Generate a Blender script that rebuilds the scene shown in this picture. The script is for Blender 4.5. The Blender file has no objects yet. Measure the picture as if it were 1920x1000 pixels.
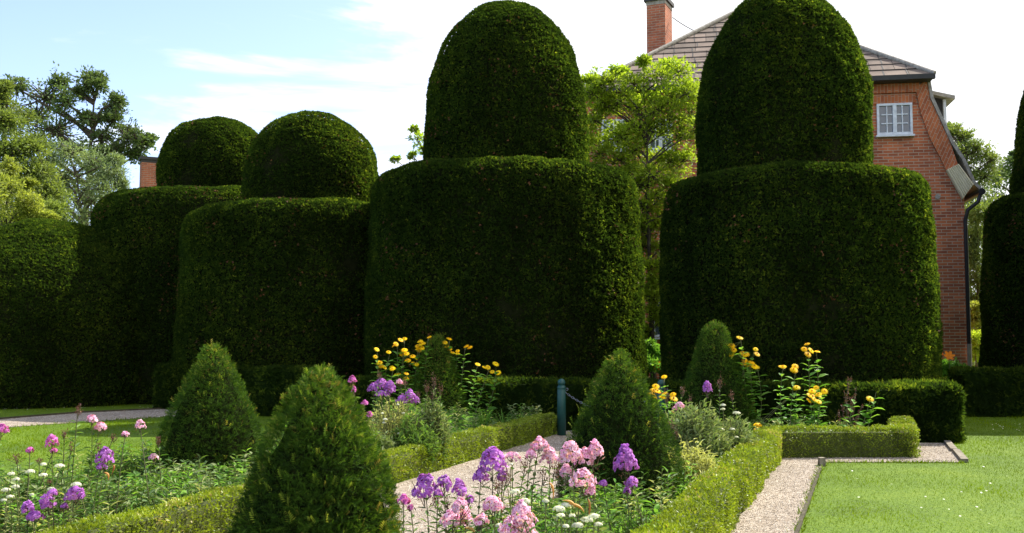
import bpy, math
import numpy as np
from mathutils import Vector

# ------------------------------------------------------------------ camera, sky, sun, exposure
sc = bpy.context.scene
F = 1950.0; PITCH = math.atan(135.0 / F); EYE = 1.6
cam = bpy.data.cameras.new('camera'); cam.sensor_width = 36.0; cam.lens = 36.0 * F / 1920.0
cam.clip_start = 0.1; cam.clip_end = 2000
camo = bpy.data.objects.new('camera', cam); sc.collection.objects.link(camo)
camo.location = (0, 0, EYE); camo.rotation_euler = (math.pi / 2 + PITCH, 0, 0)
sc.camera = camo

SUN_AZ = math.atan2(0.80, 0.60)          # clockwise from +Y
SUN_EL = math.radians(47)
w = bpy.data.worlds.new('World'); sc.world = w; w.use_nodes = True
nt = w.node_tree; nt.nodes.clear()
def nd(t, kind, **kw):
    n = t.nodes.new(kind)
    for k, v in kw.items(): setattr(n, k, v)
    return n
out = nd(nt, 'ShaderNodeOutputWorld'); bg = nd(nt, 'ShaderNodeBackground'); bg.inputs[1].default_value = 0.10
sky = nd(nt, 'ShaderNodeTexSky', sky_type='NISHITA', sun_disc=False, sun_elevation=SUN_EL, sun_rotation=SUN_AZ)
sky.air_density = 1.0; sky.dust_density = 1.0; sky.ozone_density = 1.5
tc = nd(nt, 'ShaderNodeTexCoord'); mp = nd(nt, 'ShaderNodeMapping')
mp.inputs['Scale'].default_value = (1.6, 1.6, 8.0); mp.inputs['Location'].default_value = (0.35, 0.1, 0.2)
ns = nd(nt, 'ShaderNodeTexNoise'); ns.inputs['Scale'].default_value = 2.6; ns.inputs['Detail'].default_value = 8; ns.inputs['Roughness'].default_value = 0.55
ns.inputs['Distortion'].default_value = 0.4
sep = nd(nt, 'ShaderNodeSeparateXYZ')
ma = nd(nt, 'ShaderNodeMath', operation='MULTIPLY_ADD'); ma.inputs[1].default_value = 0.62; ma.inputs[2].default_value = 0.03
ad = nd(nt, 'ShaderNodeMath', operation='ADD')
mr = nd(nt, 'ShaderNodeMapRange', interpolation_type='SMOOTHSTEP')
mr.inputs['From Min'].default_value = 0.39; mr.inputs['From Max'].default_value = 0.58
mx = nd(nt, 'ShaderNodeMix', data_type='RGBA'); mx.inputs['B'].default_value = (7.6, 7.75, 8.0, 1)
sc2 = nd(nt, 'ShaderNodeMix', data_type='RGBA', blend_type='MULTIPLY'); sc2.inputs['Factor'].default_value = 1; sc2.inputs['B'].default_value = (1.56, 1.48, 1.72, 1)
nt.links.new(tc.outputs['Generated'], mp.inputs[0]); nt.links.new(mp.outputs[0], ns.inputs[0])
nt.links.new(tc.outputs['Generated'], sep.inputs[0]); nt.links.new(sep.outputs[0], ma.inputs[0])
nt.links.new(ma.outputs[0], ad.inputs[0]); nt.links.new(ns.outputs[0], ad.inputs[1])
nt.links.new(ad.outputs[0], mr.inputs[0]); nt.links.new(mr.outputs[0], mx.inputs['Factor'])
nt.links.new(sky.outputs[0], sc2.inputs['A']); nt.links.new(sc2.outputs['Result'], mx.inputs['A'])
nt.links.new(mx.outputs['Result'], bg.inputs[0]); nt.links.new(bg.outputs[0], out.inputs[0])

sl = bpy.data.lights.new('sun', 'SUN'); sl.energy = 5.0; sl.angle = math.radians(0.5); sl.color = (1.0, 0.95, 0.86)
so = bpy.data.objects.new('sun', sl); sc.collection.objects.link(so)
sdir = Vector((math.sin(SUN_AZ) * math.cos(SUN_EL), math.cos(SUN_AZ) * math.cos(SUN_EL), math.sin(SUN_EL)))
so.rotation_euler = sdir.to_track_quat('Z', 'Y').to_euler(); so.location = sdir * 50
sc.view_settings.view_transform = 'Standard'; sc.view_settings.look = 'None'
sc.view_settings.exposure = 0.9; sc.view_settings.gamma = 1.0
sc.cycles.max_bounces = 6; sc.cycles.transparent_max_bounces = 4

# ------------------------------------------------------------------ helpers
R = np.random.default_rng(7)
col = sc.collection
CP, SP = math.cos(PITCH), math.sin(PITCH)
def ray(px, py):
    dx = (px - 960) / F; dz = (500 - py) / F
    return np.array((dx, CP - dz * SP, SP + dz * CP))
def G(px, py, z=0.0):                       # photo pixel seen at height z -> world point
    d = ray(px, py); t = (z - EYE) / d[2]
    return np.array((d[0] * t, d[1] * t, z))
def A(px, py, Y):                           # photo pixel at depth Y -> world point
    d = ray(px, py); t = Y / d[1]
    return np.array((d[0] * t, Y, EYE + d[2] * t))
def hz(py, Y): return A(960, py, Y)[2]

def nz(a): return a / np.maximum(np.linalg.norm(a, axis=-1, keepdims=True), 1e-9)
_nr = np.random.default_rng(3)
_K = nz(_nr.normal(size=(10, 3))); _PH = _nr.uniform(0, 6.28, 10)
def wob(P, s):                              # cheap smooth noise about -1..1 at feature size s
    P = np.asarray(P) * (3.3 / s); v = 0
    for i in range(10):
        v = v + np.sin(P @ _K[i] * (0.7 + 0.12 * i) + _PH[i] + 0.8 * np.sin(P @ _K[(i + 3) % 10] * 0.6))
    return v / 3.6

class Geo:
    def __init__(s): s.v = []; s.f = []; s.n = 0
    def add(s, verts, faces, mat=0, tint=0.5, smooth=False):
        verts = np.asarray(verts, float).reshape(-1, 3); faces = np.asarray(faces, int)
        if len(faces) == 0: return
        t = np.broadcast_to(np.asarray(tint, float), (len(faces),)) if np.ndim(tint) else np.full(len(faces), tint)
        s.v.append(verts); s.f.append((faces + s.n, mat, t, smooth)); s.n += len(verts)
    def poly(s, verts, mat=0, tint=0.5): s.add(verts, [list(range(len(verts)))], mat, tint)
    def box(s, c, d, mat=0, tint=0.5, ax=None):
        c = np.array(c, float); d = np.array(d, float) / 2
        q = np.array([(x, y, z) for x in (-1, 1) for y in (-1, 1) for z in (-1, 1)], float) * d
        if ax is not None: q = q @ np.array(ax, float)
        s.add(q + c, [(0, 1, 3, 2), (4, 6, 7, 5), (0, 4, 5, 1), (2, 3, 7, 6), (0, 2, 6, 4), (1, 5, 7, 3)], mat, tint)
    def tube(s, pts, rad, k=6, mat=0, tint=0.5, cap=True):
        pts = np.asarray(pts, float); n = len(pts); rad = np.broadcast_to(rad, (n,))
        T = nz(np.gradient(pts, axis=0)); up = np.array((0.13, 0.21, 0.97))
        if abs(T[0] @ up) > 0.9: up = np.array((0.97, 0.2, 0.1))
        U = nz(np.cross(T, up)); V = np.cross(T, U)
        a = np.linspace(0, 2 * np.pi, k, endpoint=False)
        v = pts[:, None] + rad[:, None, None] * (np.cos(a)[None, :, None] * U[:, None] + np.sin(a)[None, :, None] * V[:, None])
        i = np.arange(n - 1)[:, None] * k; j = np.arange(k)[None]; j2 = (j + 1) % k
        f = np.stack([i + j, i + j2, i + k + j2, i + k + j], -1).reshape(-1, 4)
        s.add(v.reshape(-1, 3), f, mat, tint, True)
        if cap:
            s.add(v[0], [list(range(k))[::-1]], mat, tint); s.add(v[-1], [list(range(k))], mat, tint)
    def lathe(s, prof, c=(0, 0, 0), k=24, mat=0, tint=0.5, disp=0, ds=0.6, smooth=True):
        prof = np.asarray(prof, float); n = len(prof); a = np.linspace(0, 2 * np.pi, k, endpoint=False)
        v = np.stack([prof[:, 0:1] * np.cos(a), prof[:, 0:1] * np.sin(a), np.repeat(prof[:, 1:2], k, 1)], -1) + np.array(c)
        if disp:
            o = nz(np.stack([np.cos(a), np.sin(a), 0 * a], -1))[None]
            v = v + o * (disp * wob(v.reshape(-1, 3), ds).reshape(n, k))[..., None]
        i = np.arange(n - 1)[:, None] * k; j = np.arange(k)[None]; j2 = (j + 1) % k
        f = np.stack([i + j, i + j2, i + k + j2, i + k + j], -1).reshape(-1, 4)
        s.add(v.reshape(-1, 3), f, mat, tint, smooth)
    def leaves(s, tpl, P, D, N, S, mat=0, tint=None):
        tv, tf = tpl; P = np.asarray(P, float); n = len(P)
        if n == 0: return
        D = nz(D); X = nz(np.cross(D, N)); Z = np.cross(X, D); S = np.broadcast_to(S, (n,))
        v = P[:, None] + S[:, None, None] * (tv[None, :, 0:1] * X[:, None] + tv[None, :, 1:2] * D[:, None] + tv[None, :, 2:3] * Z[:, None])
        k = len(tv); tf = np.asarray(tf)
        f = (np.arange(n)[:, None, None] * k + tf[None]).reshape(-1, tf.shape[1])
        if tint is None: tint = R.random(n)
        s.add(v.reshape(-1, 3), f, mat, np.repeat(np.broadcast_to(tint, (n,)), len(tf)))
    def build(s, name, mats, parent=None, loc=None, rot=None):
        me = bpy.data.meshes.new(name)
        V = np.concatenate(s.v); me.vertices.add(len(V)); me.vertices.foreach_set('co', V.ravel())
        L = np.concatenate([f.ravel() for f, *_ in s.f]); me.loops.add(len(L)); me.loops.foreach_set('vertex_index', L.astype(np.int32))
        cnt = np.concatenate([np.full(len(f), f.shape[1]) for f, *_ in s.f]); st = np.concatenate([[0], np.cumsum(cnt)[:-1]])
        me.polygons.add(len(cnt)); me.polygons.foreach_set('loop_start', st.astype(np.int32))
        me.polygons.foreach_set('material_index', np.concatenate([np.full(len(f), m) for f, m, *_ in s.f]).astype(np.int32))
        me.polygons.foreach_set('use_smooth', np.concatenate([np.full(len(f), sm) for f, m, t, sm in s.f]))
        at = me.attributes.new('tint', 'FLOAT', 'FACE'); at.data.foreach_set('value', np.concatenate([t for f, m, t, sm in s.f]).astype(np.float32))
        me.update(calc_edges=True)
        for m in (mats if isinstance(mats, (list, tuple)) else [mats]): me.materials.append(m)
        o = bpy.data.objects.new(name, me); col.objects.link(o)
        if parent: o.parent = parent
        if loc is not None: o.location = tuple(loc)
        if rot is not None: o.rotation_euler = rot
        return o
def tag(o, label=None, cat=None, group=None, kind=None):
    if label: o['label'] = label
    if cat: o['category'] = cat
    if group: o['group'] = group
    if kind: o['kind'] = kind
    return o
def empty(name, loc, label, cat, group=None, rz=0):
    o = bpy.data.objects.new(name, None); col.objects.link(o); o.location = tuple(loc); o.rotation_euler = (0, 0, rz)
    o.empty_display_size = 0.2
    return tag(o, label, cat, group)

# leaf templates: x across, y along, z out of the blade
def T(v, f): return (np.array(v, float), f)
DIAMOND = T([(0, 0, 0), (.5, .45, .05), (0, 1, -.05), (-.5, .45, .05)], [(0, 1, 2, 3)])
def narrow(w): return T(DIAMOND[0] * (w, 1, 1), DIAMOND[1])
LANCE = T([(0, 0, 0), (.5, .35, .06), (0, .4, -.03), (-.5, .35, .06), (.32, .72, .0), (0, .75, -.08), (-.32, .72, .0), (0, 1, -.2)],
          [(0, 1, 2, 2), (0, 2, 3, 3)] and [(0, 1, 4, 2), (0, 2, 6, 3), (2, 4, 7, 5), (2, 5, 7, 6)])
def lance(w): return T(LANCE[0] * (w, 1, 1), LANCE[1])
def fan(n, spread, w, seed=0):
    r = np.random.default_rng(seed); V = []; Fc = []
    for i in range(n):
        a = spread * ((i + .5) / n - .5) * 2 + r.normal() * .15; l = .75 + .35 * r.random()
        q = DIAMOND[0] * (w, l, 1)
        c, s_ = math.cos(a), math.sin(a); e = r.normal() * .5
        q = np.stack([q[:, 0] * c + q[:, 1] * s_, q[:, 1] * c - q[:, 0] * s_, q[:, 2] + q[:, 1] * e], -1)
        V.append(q); Fc.append([4 * i + j for j in range(4)])
    return T(np.concatenate(V), Fc)
def sprig(n, w=.1, l=.42, seed=1):           # twig with two ranks of needles
    r = np.random.default_rng(seed); V = []; Fc = []; k = 0
    for i in range(n):
        t = (i + .5) / n; sgn = 1 if i % 2 else -1
        a = math.radians(62 - 30 * t) + r.normal() * .08; ll = l * (1 - .35 * t)
        q = np.array([(0, t * .75, 0), (sgn * math.sin(a) * ll * .5 + math.cos(a) * w * .5, t * .75 + math.cos(a) * ll * .5 - sgn * 0, .02),
                      (sgn * math.sin(a) * ll, t * .75 + math.cos(a) * ll, r.normal() * .06),
                      (sgn * math.sin(a) * ll * .5 - math.cos(a) * w * .5, t * .75 + math.cos(a) * ll * .5 + w * .6, .02)])
        V.append(q); Fc.append([k, k + 1, k + 2, k + 3]); k += 4
    return T(np.concatenate(V), Fc)

# ------------------------------------------------------------------ materials
def base(name, rough=0.8):
    m = bpy.data.materials.new(name); m.use_nodes = True; t = m.node_tree
    b = t.nodes['Principled BSDF']; b.inputs['Roughness'].default_value = rough
    return m, t, b
def ramp(t, fac, stops):
    r = nd(t, 'ShaderNodeValToRGB'); e = r.color_ramp.elements
    while len(e) < len(stops): e.new(0.5)
    for i, (p, c) in enumerate(stops): e[i].position = p; e[i].color = (*c, 1)
    t.links.new(fac, r.inputs[0]); return r.outputs[0]
def leafmat(name, stops, rough=.55, trans=.3, tcol=1.6, big=1.0, spec=.35):
    m, t, b = base(name, rough); b.inputs['Specular IOR Level'].default_value = spec
    a = nd(t, 'ShaderNodeAttribute', attribute_name='tint')
    c = ramp(t, a.outputs['Fac'], stops)
    co = nd(t, 'ShaderNodeTexCoord'); n = nd(t, 'ShaderNodeTexNoise'); n.inputs['Scale'].default_value = 1.1 * big; n.inputs['Detail'].default_value = 4
    t.links.new(co.outputs['Object'], n.inputs[0])
    h = nd(t, 'ShaderNodeHueSaturation')
    mr = nd(t, 'ShaderNodeMapRange'); mr.inputs['From Min'].default_value = .3; mr.inputs['From Max'].default_value = .7
    mr.inputs['To Min'].default_value = .72; mr.inputs['To Max'].default_value = 1.3
    t.links.new(n.outputs[0], mr.inputs[0]); t.links.new(mr.outputs[0], h.inputs['Value']); t.links.new(c, h.inputs['Color'])
    t.links.new(h.outputs[0], b.inputs['Base Color'])
    if trans:
        tr = nd(t, 'ShaderNodeBsdfTranslucent'); mxs = nd(t, 'ShaderNodeMixShader'); mxs.inputs[0].default_value = trans
        g = nd(t, 'ShaderNodeMix', data_type='RGBA', blend_type='MULTIPLY'); g.inputs['Factor'].default_value = 1
        g.inputs['B'].default_value = (tcol, tcol * 1.0, tcol * .45, 1)
        t.links.new(h.outputs[0], g.inputs['A']); t.links.new(g.outputs['Result'], tr.inputs[0])
        t.links.new(b.outputs[0], mxs.inputs[1]); t.links.new(tr.outputs[0], mxs.inputs[2])
        t.links.new(mxs.outputs[0], t.nodes['Material Output'].inputs[0])
    return m
def noisemat(name, stops, scale=5, rough=.85, bump=.0, bscale=40, detail=6, spec=.3):
    m, t, b = base(name, rough); b.inputs['Specular IOR Level'].default_value = spec
    co = nd(t, 'ShaderNodeTexCoord'); n = nd(t, 'ShaderNodeTexNoise'); n.inputs['Scale'].default_value = scale; n.inputs['Detail'].default_value = detail
    t.links.new(co.outputs['Object'], n.inputs[0]); t.links.new(ramp(t, n.outputs[0], stops), b.inputs['Base Color'])
    if bump:
        n2 = nd(t, 'ShaderNodeTexNoise'); n2.inputs['Scale'].default_value = bscale; n2.inputs['Detail'].default_value = 5
        bp = nd(t, 'ShaderNodeBump'); bp.inputs['Strength'].default_value = bump; bp.inputs['Distance'].default_value = .02
        t.links.new(co.outputs['Object'], n2.inputs[0]); t.links.new(n2.outputs[0], bp.inputs['Height']); t.links.new(bp.outputs[0], b.inputs['Normal'])
    return m
def brickmat(name, axes=('X', 'Z'), c1=(.60, .18, .075), c2=(.27, .08, .045), mortar=(.50, .38, .26), bw=.26, rh=.080, ms=.018, rot=0):
    m, t, b = base(name, .9); b.inputs['Specular IOR Level'].default_value = .15
    co = nd(t, 'ShaderNodeTexCoord'); sp = nd(t, 'ShaderNodeSeparateXYZ'); cb = nd(t, 'ShaderNodeCombineXYZ')
    t.links.new(co.outputs['Object'], sp.inputs[0]); t.links.new(sp.outputs[axes[0]], cb.inputs[0]); t.links.new(sp.outputs[axes[1]], cb.inputs[1])
    mpn = nd(t, 'ShaderNodeMapping'); mpn.inputs['Rotation'].default_value = (0, 0, rot); t.links.new(cb.outputs[0], mpn.inputs[0])
    br = nd(t, 'ShaderNodeTexBrick'); br.offset = .5; br.inputs['Scale'].default_value = 1
    br.inputs['Brick Width'].default_value = bw; br.inputs['Row Height'].default_value = rh; br.inputs['Mortar Size'].default_value = ms / 2
    br.inputs['Mortar Smooth'].default_value = .2; br.inputs['Bias'].default_value = -.15
    br.inputs['Color1'].default_value = (*c1, 1); br.inputs['Color2'].default_value = (*c2, 1); br.inputs['Mortar'].default_value = (*mortar, 1)
    t.links.new(mpn.outputs[0], br.inputs['Vector'])
    n = nd(t, 'ShaderNodeTexNoise'); n.inputs['Scale'].default_value = 1.3; n.inputs['Detail'].default_value = 7; n.inputs['Roughness'].default_value = .7
    t.links.new(co.outputs['Object'], n.inputs[0])
    h = nd(t, 'ShaderNodeHueSaturation'); mr = nd(t, 'ShaderNodeMapRange'); mr.inputs['From Min'].default_value = .3; mr.inputs['From Max'].default_value = .7
    mr.inputs['To Min'].default_value = .7; mr.inputs['To Max'].default_value = 1.25
    t.links.new(n.outputs[0], mr.inputs[0]); t.links.new(mr.outputs[0], h.inputs['Value']); t.links.new(br.outputs[0], h.inputs['Color'])
    t.links.new(h.outputs[0], b.inputs['Base Color'])
    bp = nd(t, 'ShaderNodeBump'); bp.invert = True; bp.inputs['Strength'].default_value = .6; bp.inputs['Distance'].default_value = .008
    t.links.new(br.outputs['Fac'], bp.inputs['Height']); t.links.new(bp.outputs[0], b.inputs['Normal'])
    return m
def plain(name, c, rough=.5, metal=0, spec=.5):
    m, t, b = base(name, rough); b.inputs['Metallic'].default_value = metal; b.inputs['Specular IOR Level'].default_value = spec
    co = nd(t, 'ShaderNodeTexCoord'); n = nd(t, 'ShaderNodeTexNoise'); n.inputs['Scale'].default_value = 9; n.inputs['Detail'].default_value = 5
    t.links.new(co.outputs['Object'], n.inputs[0]); c = np.array(c)
    t.links.new(ramp(t, n.outputs[0], [(.3, tuple(c * .8)), (.7, tuple(np.minimum(c * 1.12, 1)))]), b.inputs['Base Color'])
    return m
M = {}
M['yew'] = leafmat('yew_foliage', [(0, (.010, .020, .004)), (.45, (.024, .046, .007)), (.85, (.070, .098, .011)), (1, (.14, .165, .018))], rough=.85, trans=.44, tcol=3.0, spec=.05)
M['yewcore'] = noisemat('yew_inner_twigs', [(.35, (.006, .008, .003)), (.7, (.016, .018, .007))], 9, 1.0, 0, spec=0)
M['yewrust'] = leafmat('yew_rusty_tips', [(0, (.10, .035, .015)), (1, (.18, .07, .02))], rough=.6, trans=.1)
M['yewnear'] = leafmat('young_yew_foliage', [(0, (.014, .030, .006)), (.45, (.040, .092, .009)), (.8, (.098, .172, .016)), (.95, (.20, .25, .03)), (1, (.30, .22, .05))], rough=.7, trans=.3, big=3, spec=.08)
M['box'] = leafmat('box_foliage', [(0, (.085, .12, .009)), (.45, (.185, .245, .014)), (.82, (.27, .34, .025)), (1, (.42, .34, .13))], rough=.45, trans=.3, big=2.5)
M['boxcore'] = noisemat('box_inner_twigs', [(.3, (.05, .06, .015)), (.7, (.09, .11, .02))], 30)
M['lime'] = leafmat('light_green_leaves', [(0, (.17, .23, .02)), (.5, (.28, .38, .035)), (1, (.42, .52, .07))], trans=.5, tcol=1.5)
M['oak'] = leafmat('dark_tree_leaves', [(0, (.06, .10, .035)), (.5, (.11, .165, .055)), (1, (.18, .24, .09))], trans=.25, big=.3)
M['willow'] = leafmat('grey_green_leaves', [(0, (.10, .15, .075)), (.5, (.17, .23, .11)), (1, (.28, .34, .18))], trans=.35, big=.3)
M['gold'] = leafmat('yellow_green_leaves', [(0, (.14, .18, .035)), (.5, (.24, .28, .055)), (1, (.33, .36, .09))], trans=.4, big=.3)
M['olive'] = leafmat('olive_leaves', [(0, (.09, .13, .035)), (.5, (.15, .20, .05)), (1, (.24, .29, .08))], trans=.35, big=.3)
M['herb'] = leafmat('border_leaves', [(0, (.045, .10, .02)), (.5, (.09, .18, .035)), (1, (.19, .29, .06))], trans=.35, big=4, spec=.15)
M['bright'] = leafmat('fresh_green_leaves', [(0, (.08, .20, .03)), (.5, (.14, .30, .045)), (1, (.24, .42, .07))], trans=.4, big=4, spec=.15)
M['silver'] = leafmat('silvery_leaves', [(0, (.08, .14, .045)), (.5, (.15, .22, .075)), (1, (.28, .32, .14))], trans=.25, big=4, spec=.15)
M['feather'] = leafmat('feathery_yellow_leaves', [(0, (.26, .30, .09)), (1, (.58, .58, .24))], trans=.3, big=4, spec=.15)
M['bud'] = leafmat('reddish_buds', [(0, (.09, .035, .035)), (.5, (.16, .06, .055)), (1, (.24, .13, .07))], trans=.15, big=5)
M['stem'] = leafmat('stems', [(0, (.07, .05, .03)), (1, (.12, .13, .04))], trans=0, big=5)
M['withered'] = leafmat('withered_leaves', [(0, (.40, .17, .05)), (1, (.62, .40, .12))], trans=.3, big=5)
def petal(name, a, b, tr=.3): return leafmat(name, [(0, a), (1, b)], rough=.6, trans=tr, tcol=1.1, big=8, spec=.2)
M['purple'] = petal('purple_petals', (.36, .09, .50), (.62, .25, .74))
M['purpleeye'] = petal('purple_petal_eyes', (.40, .05, .42), (.45, .08, .46))
M['pink'] = petal('pink_petals', (.80, .38, .62), (.95, .66, .82))
M['pinkeye'] = petal('pink_petal_eyes', (.62, .04, .25), (.70, .08, .32))
M['magenta'] = petal('magenta_petals', (.60, .10, .46), (.78, .26, .62))
M['white'] = petal('white_petals', (.62, .62, .46), (.85, .85, .74))
M['yellow'] = petal('yellow_petals', (1.0, .57, .0), (1.0, .74, .003))
M['yelloweye'] = petal('yellow_flower_discs', (.45, .16, .01), (.60, .25, .015))
M['orange'] = petal('orange_petals', (.85, .20, .01), (.95, .34, .02))
M['bark'] = noisemat('bark', [(.3, (.05, .038, .027)), (.7, (.12, .10, .075))], 8, .9, .6, 30)
M['soil'] = noisemat('bed_soil', [(.3, (.035, .024, .015)), (.7, (.085, .062, .04))], 6, .95, 1, 50)
for m_ in (M['yew'],): pass

# ------------------------------------------------------------------ ground, paths, beds
def lawnmat():
    m, t, b = base('lawn', .8); b.inputs['Specular IOR Level'].default_value = .2
    co = nd(t, 'ShaderNodeTexCoord')
    n = nd(t, 'ShaderNodeTexNoise'); n.inputs['Scale'].default_value = .5; n.inputs['Detail'].default_value = 6; n.inputs['Roughness'].default_value = .65
    n2 = nd(t, 'ShaderNodeTexNoise'); n2.inputs['Scale'].default_value = 28; n2.inputs['Detail'].default_value = 4
    t.links.new(co.outputs['Object'], n.inputs[0]); t.links.new(co.outputs['Object'], n2.inputs[0])
    mm = nd(t, 'ShaderNodeMath', operation='ADD'); t.links.new(n.outputs[0], mm.inputs[0]); t.links.new(n2.outputs[0], mm.inputs[1])
    m3 = nd(t, 'ShaderNodeMath', operation='MULTIPLY'); m3.inputs[1].default_value = .5; t.links.new(mm.outputs[0], m3.inputs[0])
    t.links.new(ramp(t, m3.outputs[0], [(.38, (.05, .085, .006)), (.5, (.09, .16, .005)), (.64, (.15, .21, .01))]), b.inputs['Base Color'])
    bp = nd(t, 'ShaderNodeBump'); bp.inputs['Strength'].default_value = .8; bp.inputs['Distance'].default_value = .03
    t.links.new(n2.outputs[0], bp.inputs['Height']); t.links.new(bp.outputs[0], b.inputs['Normal'])
    return m
M['lawn'] = lawnmat()
def gravelmat():
    m, t, b = base('gravel', .9); b.inputs['Specular IOR Level'].default_value = .15
    co = nd(t, 'ShaderNodeTexCoord'); v = nd(t, 'ShaderNodeTexVoronoi'); v.inputs['Scale'].default_value = 55
    t.links.new(co.outputs['Object'], v.inputs['Vector'])
    sp = nd(t, 'ShaderNodeSeparateColor'); t.links.new(v.outputs['Color'], sp.inputs[0])
    c = ramp(t, sp.outputs[0], [(0, (.17, .13, .10)), (.3, (.33, .27, .20)), (.7, (.47, .39, .31)), (1, (.62, .55, .46))])
    n = nd(t, 'ShaderNodeTexNoise'); n.inputs['Scale'].default_value = 1.2; n.inputs['Detail'].default_value = 5; t.links.new(co.outputs['Object'], n.inputs[0])
    h = nd(t, 'ShaderNodeHueSaturation'); mr = nd(t, 'ShaderNodeMapRange'); mr.inputs['To Min'].default_value = .6; mr.inputs['To Max'].default_value = 1.25
    t.links.new(n.outputs[0], mr.inputs[0]); t.links.new(mr.outputs[0], h.inputs['Value']); t.links.new(c, h.inputs['Color']); t.links.new(h.outputs[0], b.inputs['Base Color'])
    bp = nd(t, 'ShaderNodeBump'); bp.invert = True; bp.inputs['Strength'].default_value = 1; bp.inputs['Distance'].default_value = .02
    t.links.new(v.outputs['Distance'], bp.inputs['Height']); t.links.new(bp.outputs[0], b.inputs['Normal'])
    return m
M['gravel'] = gravelmat()
M['stone'] = leafmat('pebbles', [(0, (.12, .09, .07)), (.3, (.33, .26, .19)), (.8, (.48, .40, .31)), (1, (.68, .62, .53))], rough=.85, trans=0, spec=.15)
M['blade'] = leafmat('grass_blades', [(0, (.075, .122, .002)), (.6, (.138, .215, .002)), (1, (.20, .28, .008))], rough=1, trans=.4, tcol=1.3, big=.6, spec=0)

g = Geo(); S_ = 400
g.poly([(-S_, -30, 0), (S_, -30, 0), (S_, 700, 0), (-S_, 700, 0)]); tag(g.build('ground', M['lawn']), kind='structure')
def sheet(name, pts, z, m):
    g = Geo(); g.poly([(p[0], p[1], z) for p in pts]); return tag(g.build(name, m), kind='structure')
Vd = np.array((.3203, .9473)); Ud = np.array((.9473, -.3203))     # garden axes: along the paths, across them
def lin(P0, s, t=0): return np.array(P0) + Vd * s + Ud * t
LH = G(745, 908)[:2]             # foot of the left hedge's path side
RH = G(1370, 1000)[:2]           # foot of the right hedge's path side
LHn = lin(LH, -6.5); LHf = G(1043, 815)[:2]
def up_to(P, Y, t=0): return lin(P, (Y - P[1]) / Vd[1], t)
# central gravel path between the left hedge and the middle bed
sheet('gravel_path', [up_to(LH, 4.5), up_to(RH, 4.5, -.2), up_to(RH, 18.0, -.2), up_to(LH, 18.6)], .008, M['gravel'])
c0 = G(1465, 861)[:2]; c1 = G(1717, 860)[:2]
re = [G(1495, 1000)[:2], G(1543, 868)[:2], G(1808, 868)[:2], G(1775, 832)[:2], G(1700, 831)[:2], G(1690, 850)[:2], c0 + (0, .3), up_to(RH, 4.5, -.1), up_to(G(1495, 1000)[:2], 4.5)]
sheet('side_gravel_path', re, .008, M['gravel'])
far = [G(-300, 818)[:2], G(0, 803)[:2], G(310, 782)[:2], G(560, 770)[:2], G(560, 756)[:2], G(325, 767)[:2], G(150, 775)[:2], G(0, 787)[:2], G(-300, 806)[:2]]
sheet('far_gravel_path', far, .008, M['gravel'])
# planted beds
bedL = [up_to(LH, 4.5, -.15), up_to(LH, 18.8, -.15), up_to(LH, 20.5, -3.2), up_to(LH, 4.5, -3.3)]
bedM = [up_to(RH, 3.0, -.2), up_to(RH, 14.2, -.2), G(1717, 845)[:2], G(1690, 812)[:2], (6.0, 16.3), (1.6, 17.6), up_to(RH, 15.0, -2.0), up_to(RH, 9.2, -1.9), (-.75, 8.1), (-2.2, 8.2), (-2.4, 3.0)]
sheet('left_bed_soil', bedL, .013, M['soil'])
sheet('middle_bed_soil', bedM, .013, M['soil'])

# pebbles and grass blades (uncountable)
def inpoly(P, poly):
    poly = np.array([p[:2] for p in poly]); x, y = P[:, 0], P[:, 1]; ins = np.zeros(len(P), bool); j = len(poly) - 1
    for i in range(len(poly)):
        xi, yi = poly[i]; xj, yj = poly[j]
        c = ((yi > y) != (yj > y)) & (x < (xj - xi) * (y - yi) / (yj - yi + 1e-12) + xi); ins ^= c; j = i
    return ins
def sample(poly, n, ymax=1e9):
    q = np.array([p[:2] for p in poly]); lo, hi = q.min(0), q.max(0)
    P = R.uniform(lo, hi, (n * 3, 2)); P = P[inpoly(P, poly)][:n]; return P
OCT = T([(1, 0, 0), (0, 1, 0), (-1, 0, 0), (0, -1, 0), (0, 0, .7)], [(0, 1, 4), (1, 2, 4), (2, 3, 4), (3, 0, 4)])
def infront(P, m=1.08): return (np.abs(P[:, 0]) < P[:, 1] * .4923 * m + .3) & (P[:, 1] > 4.3)
g = Geo()
pathpoly = [up_to(LH, 7.2), up_to(RH, 7.2, -1.6), up_to(RH, 18.0, -.3), up_to(LH, 18.6)]
for poly, n in ((pathpoly, 26000), (re, 26000), (far, 9000)):
    P = sample(poly, n); P = P[infront(P)]; P = P[~inpoly(P, bedM)]
    n = len(P); a = R.uniform(0, 6.28, n)
    g.leaves(OCT, np.c_[P, np.full(n, .006)], np.c_[np.cos(a), np.sin(a), 0 * a], np.c_[R.normal(0, .25, n), R.normal(0, .25, n), np.ones(n)], R.uniform(.005, .014, n), 0)
tag(g.build('loose_pebbles', M['stone']), kind='stuff')
g = Geo()
BL = T([(-.09, 0, 0), (.09, 0, 0), (.05, .6, .08), (0, 1, .28)], [(0, 1, 2, 3)])
lawnR = [G(1495, 1000)[:2] + (-.02, 0), G(1541, 869)[:2], G(1812, 869)[:2], G(1775, 826)[:2], (8.5, 22.5), (14, 22.5), (14, 5), up_to(G(1495, 1000)[:2], 5, -.02)]
lawnL = [(-16, 5), up_to(LH, 5, -3.3), up_to(LH, 20.5, -3.3), G(560, 772)[:2], G(310, 784)[:2], G(0, 805)[:2], G(-300, 820)[:2]]
lawnB = [G(-300, 805)[:2], G(0, 786)[:2], G(150, 774)[:2], G(325, 766)[:2], (-7, 27), (-18, 30)]
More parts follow.
